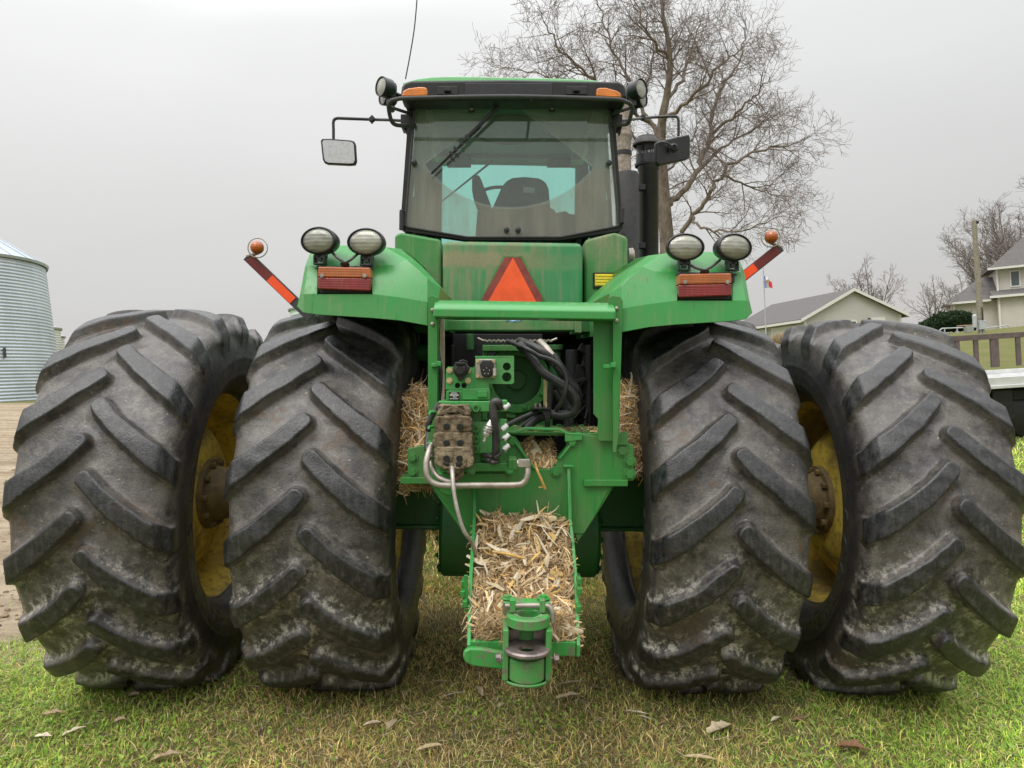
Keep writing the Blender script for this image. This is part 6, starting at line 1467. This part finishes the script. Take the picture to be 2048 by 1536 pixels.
for a, z0_, h_, nm in ((-52, 2.0, .6, 'hatch_bar'), (-22, 2.15, .5, 'hatch_bar')):
    m = MB(); rr_ = srad + .42 * (.5 - z0_ / sH) + .05; m.box((math.cos(R(a)) * rr_, math.sin(R(a)) * rr_, z0_ + h_ / 2), (.08, .08, h_)); m.build(nm, M['muffler'], st_)
m = MB(); rr_ = srad + .2
for a in (-43, -34): m.box((math.cos(R(a)) * (rr_ + .3), math.sin(R(a)) * (rr_ + .3), .35), (.75, .5, .7), Matrix.Rotation(R(a), 3, 'Z'))
m.build('fan_box', WH, st_, bevel=.02)
silo(111, 60, 3.2, 760, 655, 'grain_silo', 'smaller pale grain silo just right of the large steel one', CG2, .19, 1.0)
silo(122, 78, 3.0, 760, 672, 'grain_silo', 'farthest pale silo half hidden by the outer left tyre', CG2, .3, 1.0)
silo(752, 62, 3.45, 760, 612, 'storage_tank', 'pale green tank seen under the left fender edge', corr('pale_green_tank', (.55, .68, .60), .1, .1), .3, .8)
# ------------------------------------------------------------------ light
w = bpy.data.worlds.new('World'); bpy.context.scene.world = w; w.use_nodes = True; nt = w.node_tree; nt.nodes.clear()
SUN_EL, SUN_AZ = R(56), R(215)     # azimuth clockwise from +y
sky = nd(nt, 'ShaderNodeTexSky', sky_type='NISHITA'); sky.sun_disc = False; sky.sun_elevation = SUN_EL; sky.sun_rotation = SUN_AZ; sky.dust_density = 4; sky.air_density = 1.5
tc = nd(nt, 'ShaderNodeTexCoord').outputs['Generated']; sp = nd(nt, 'ShaderNodeSeparateXYZ', {0: tc}); X, Y, Z = sp.outputs
n = noise(nt, mapv(nt, tc, (1.6, 1.6, 5)), 1.0, 5, .5, .6)
cr = nd(nt, 'ShaderNodeValToRGB', {'Fac': mth(nt, 'ADD', mth(nt, 'MULTIPLY', Z, 1.0), mth(nt, 'MULTIPLY', mth(nt, 'SUBTRACT', n, .5), .10))}).node if False else nd(nt, 'ShaderNodeValToRGB', {'Fac': mth(nt, 'ADD', Z, mth(nt, 'MULTIPLY', mth(nt, 'SUBTRACT', n, .5), .12))})
el = cr.color_ramp.elements; el[0].position = 0.0; el[0].color = (.64, .63, .62, 1); el[1].position = 1.0; el[1].color = (3.0, 3.0, 3.0, 1)
for p, c in ((.10, (.64, .63, .62)), (.25, (.745, .74, .72)), (.42, (.93, .93, .91)), (.55, (1.5, 1.5, 1.5)), (.70, (2.4, 2.4, 2.4))):
    e = el.new(p); e.color = (*c, 1)
side = rampf(nt, X, -.75, .75, 1.04, .95)
cloud = nd(nt, 'ShaderNodeVectorMath', {0: cr.outputs[0], 3: side}, operation='SCALE').outputs[0]
add = mixc(nt, .12, cloud, nd(nt, 'ShaderNodeVectorMath', {0: sky.outputs[0], 3: .10}, operation='SCALE').outputs[0])
gr = mixc(nt, rampf(nt, Z, -.02, .0), (.10, .10, .08), add)
bg = nd(nt, 'ShaderNodeBackground', {'Color': gr, 'Strength': 1.06}); nd(nt, 'ShaderNodeOutputWorld', {'Surface': bg.outputs[0]})
sl = bpy.data.lights.new('sun', 'SUN'); sl.energy = 1.1; sl.angle = R(22); sl.color = (1, .97, .92); so_ = bpy.data.objects.new('sun', sl); C.objects.link(so_)
dv = Vector((math.sin(SUN_AZ) * math.cos(SUN_EL), math.cos(SUN_AZ) * math.cos(SUN_EL), math.sin(SUN_EL))); so_.rotation_euler = dv.to_track_quat('Z', 'Y').to_euler()
cd = bpy.data.cameras.new('camera'); cd.sensor_width = 36; cd.lens = F / 2048 * 36; cd.clip_end = 3000; cd.clip_start = .05
co = bpy.data.objects.new('camera', cd); C.objects.link(co); co.matrix_world = CAMM; sc_ = bpy.context.scene; sc_.camera = co
sc_.view_settings.view_transform = 'Standard'; sc_.view_settings.look = 'None'; sc_.view_settings.exposure = 0; sc_.view_settings.gamma = 1
sc_.cycles.max_bounces = 6; sc_.cycles.transparent_max_bounces = 12
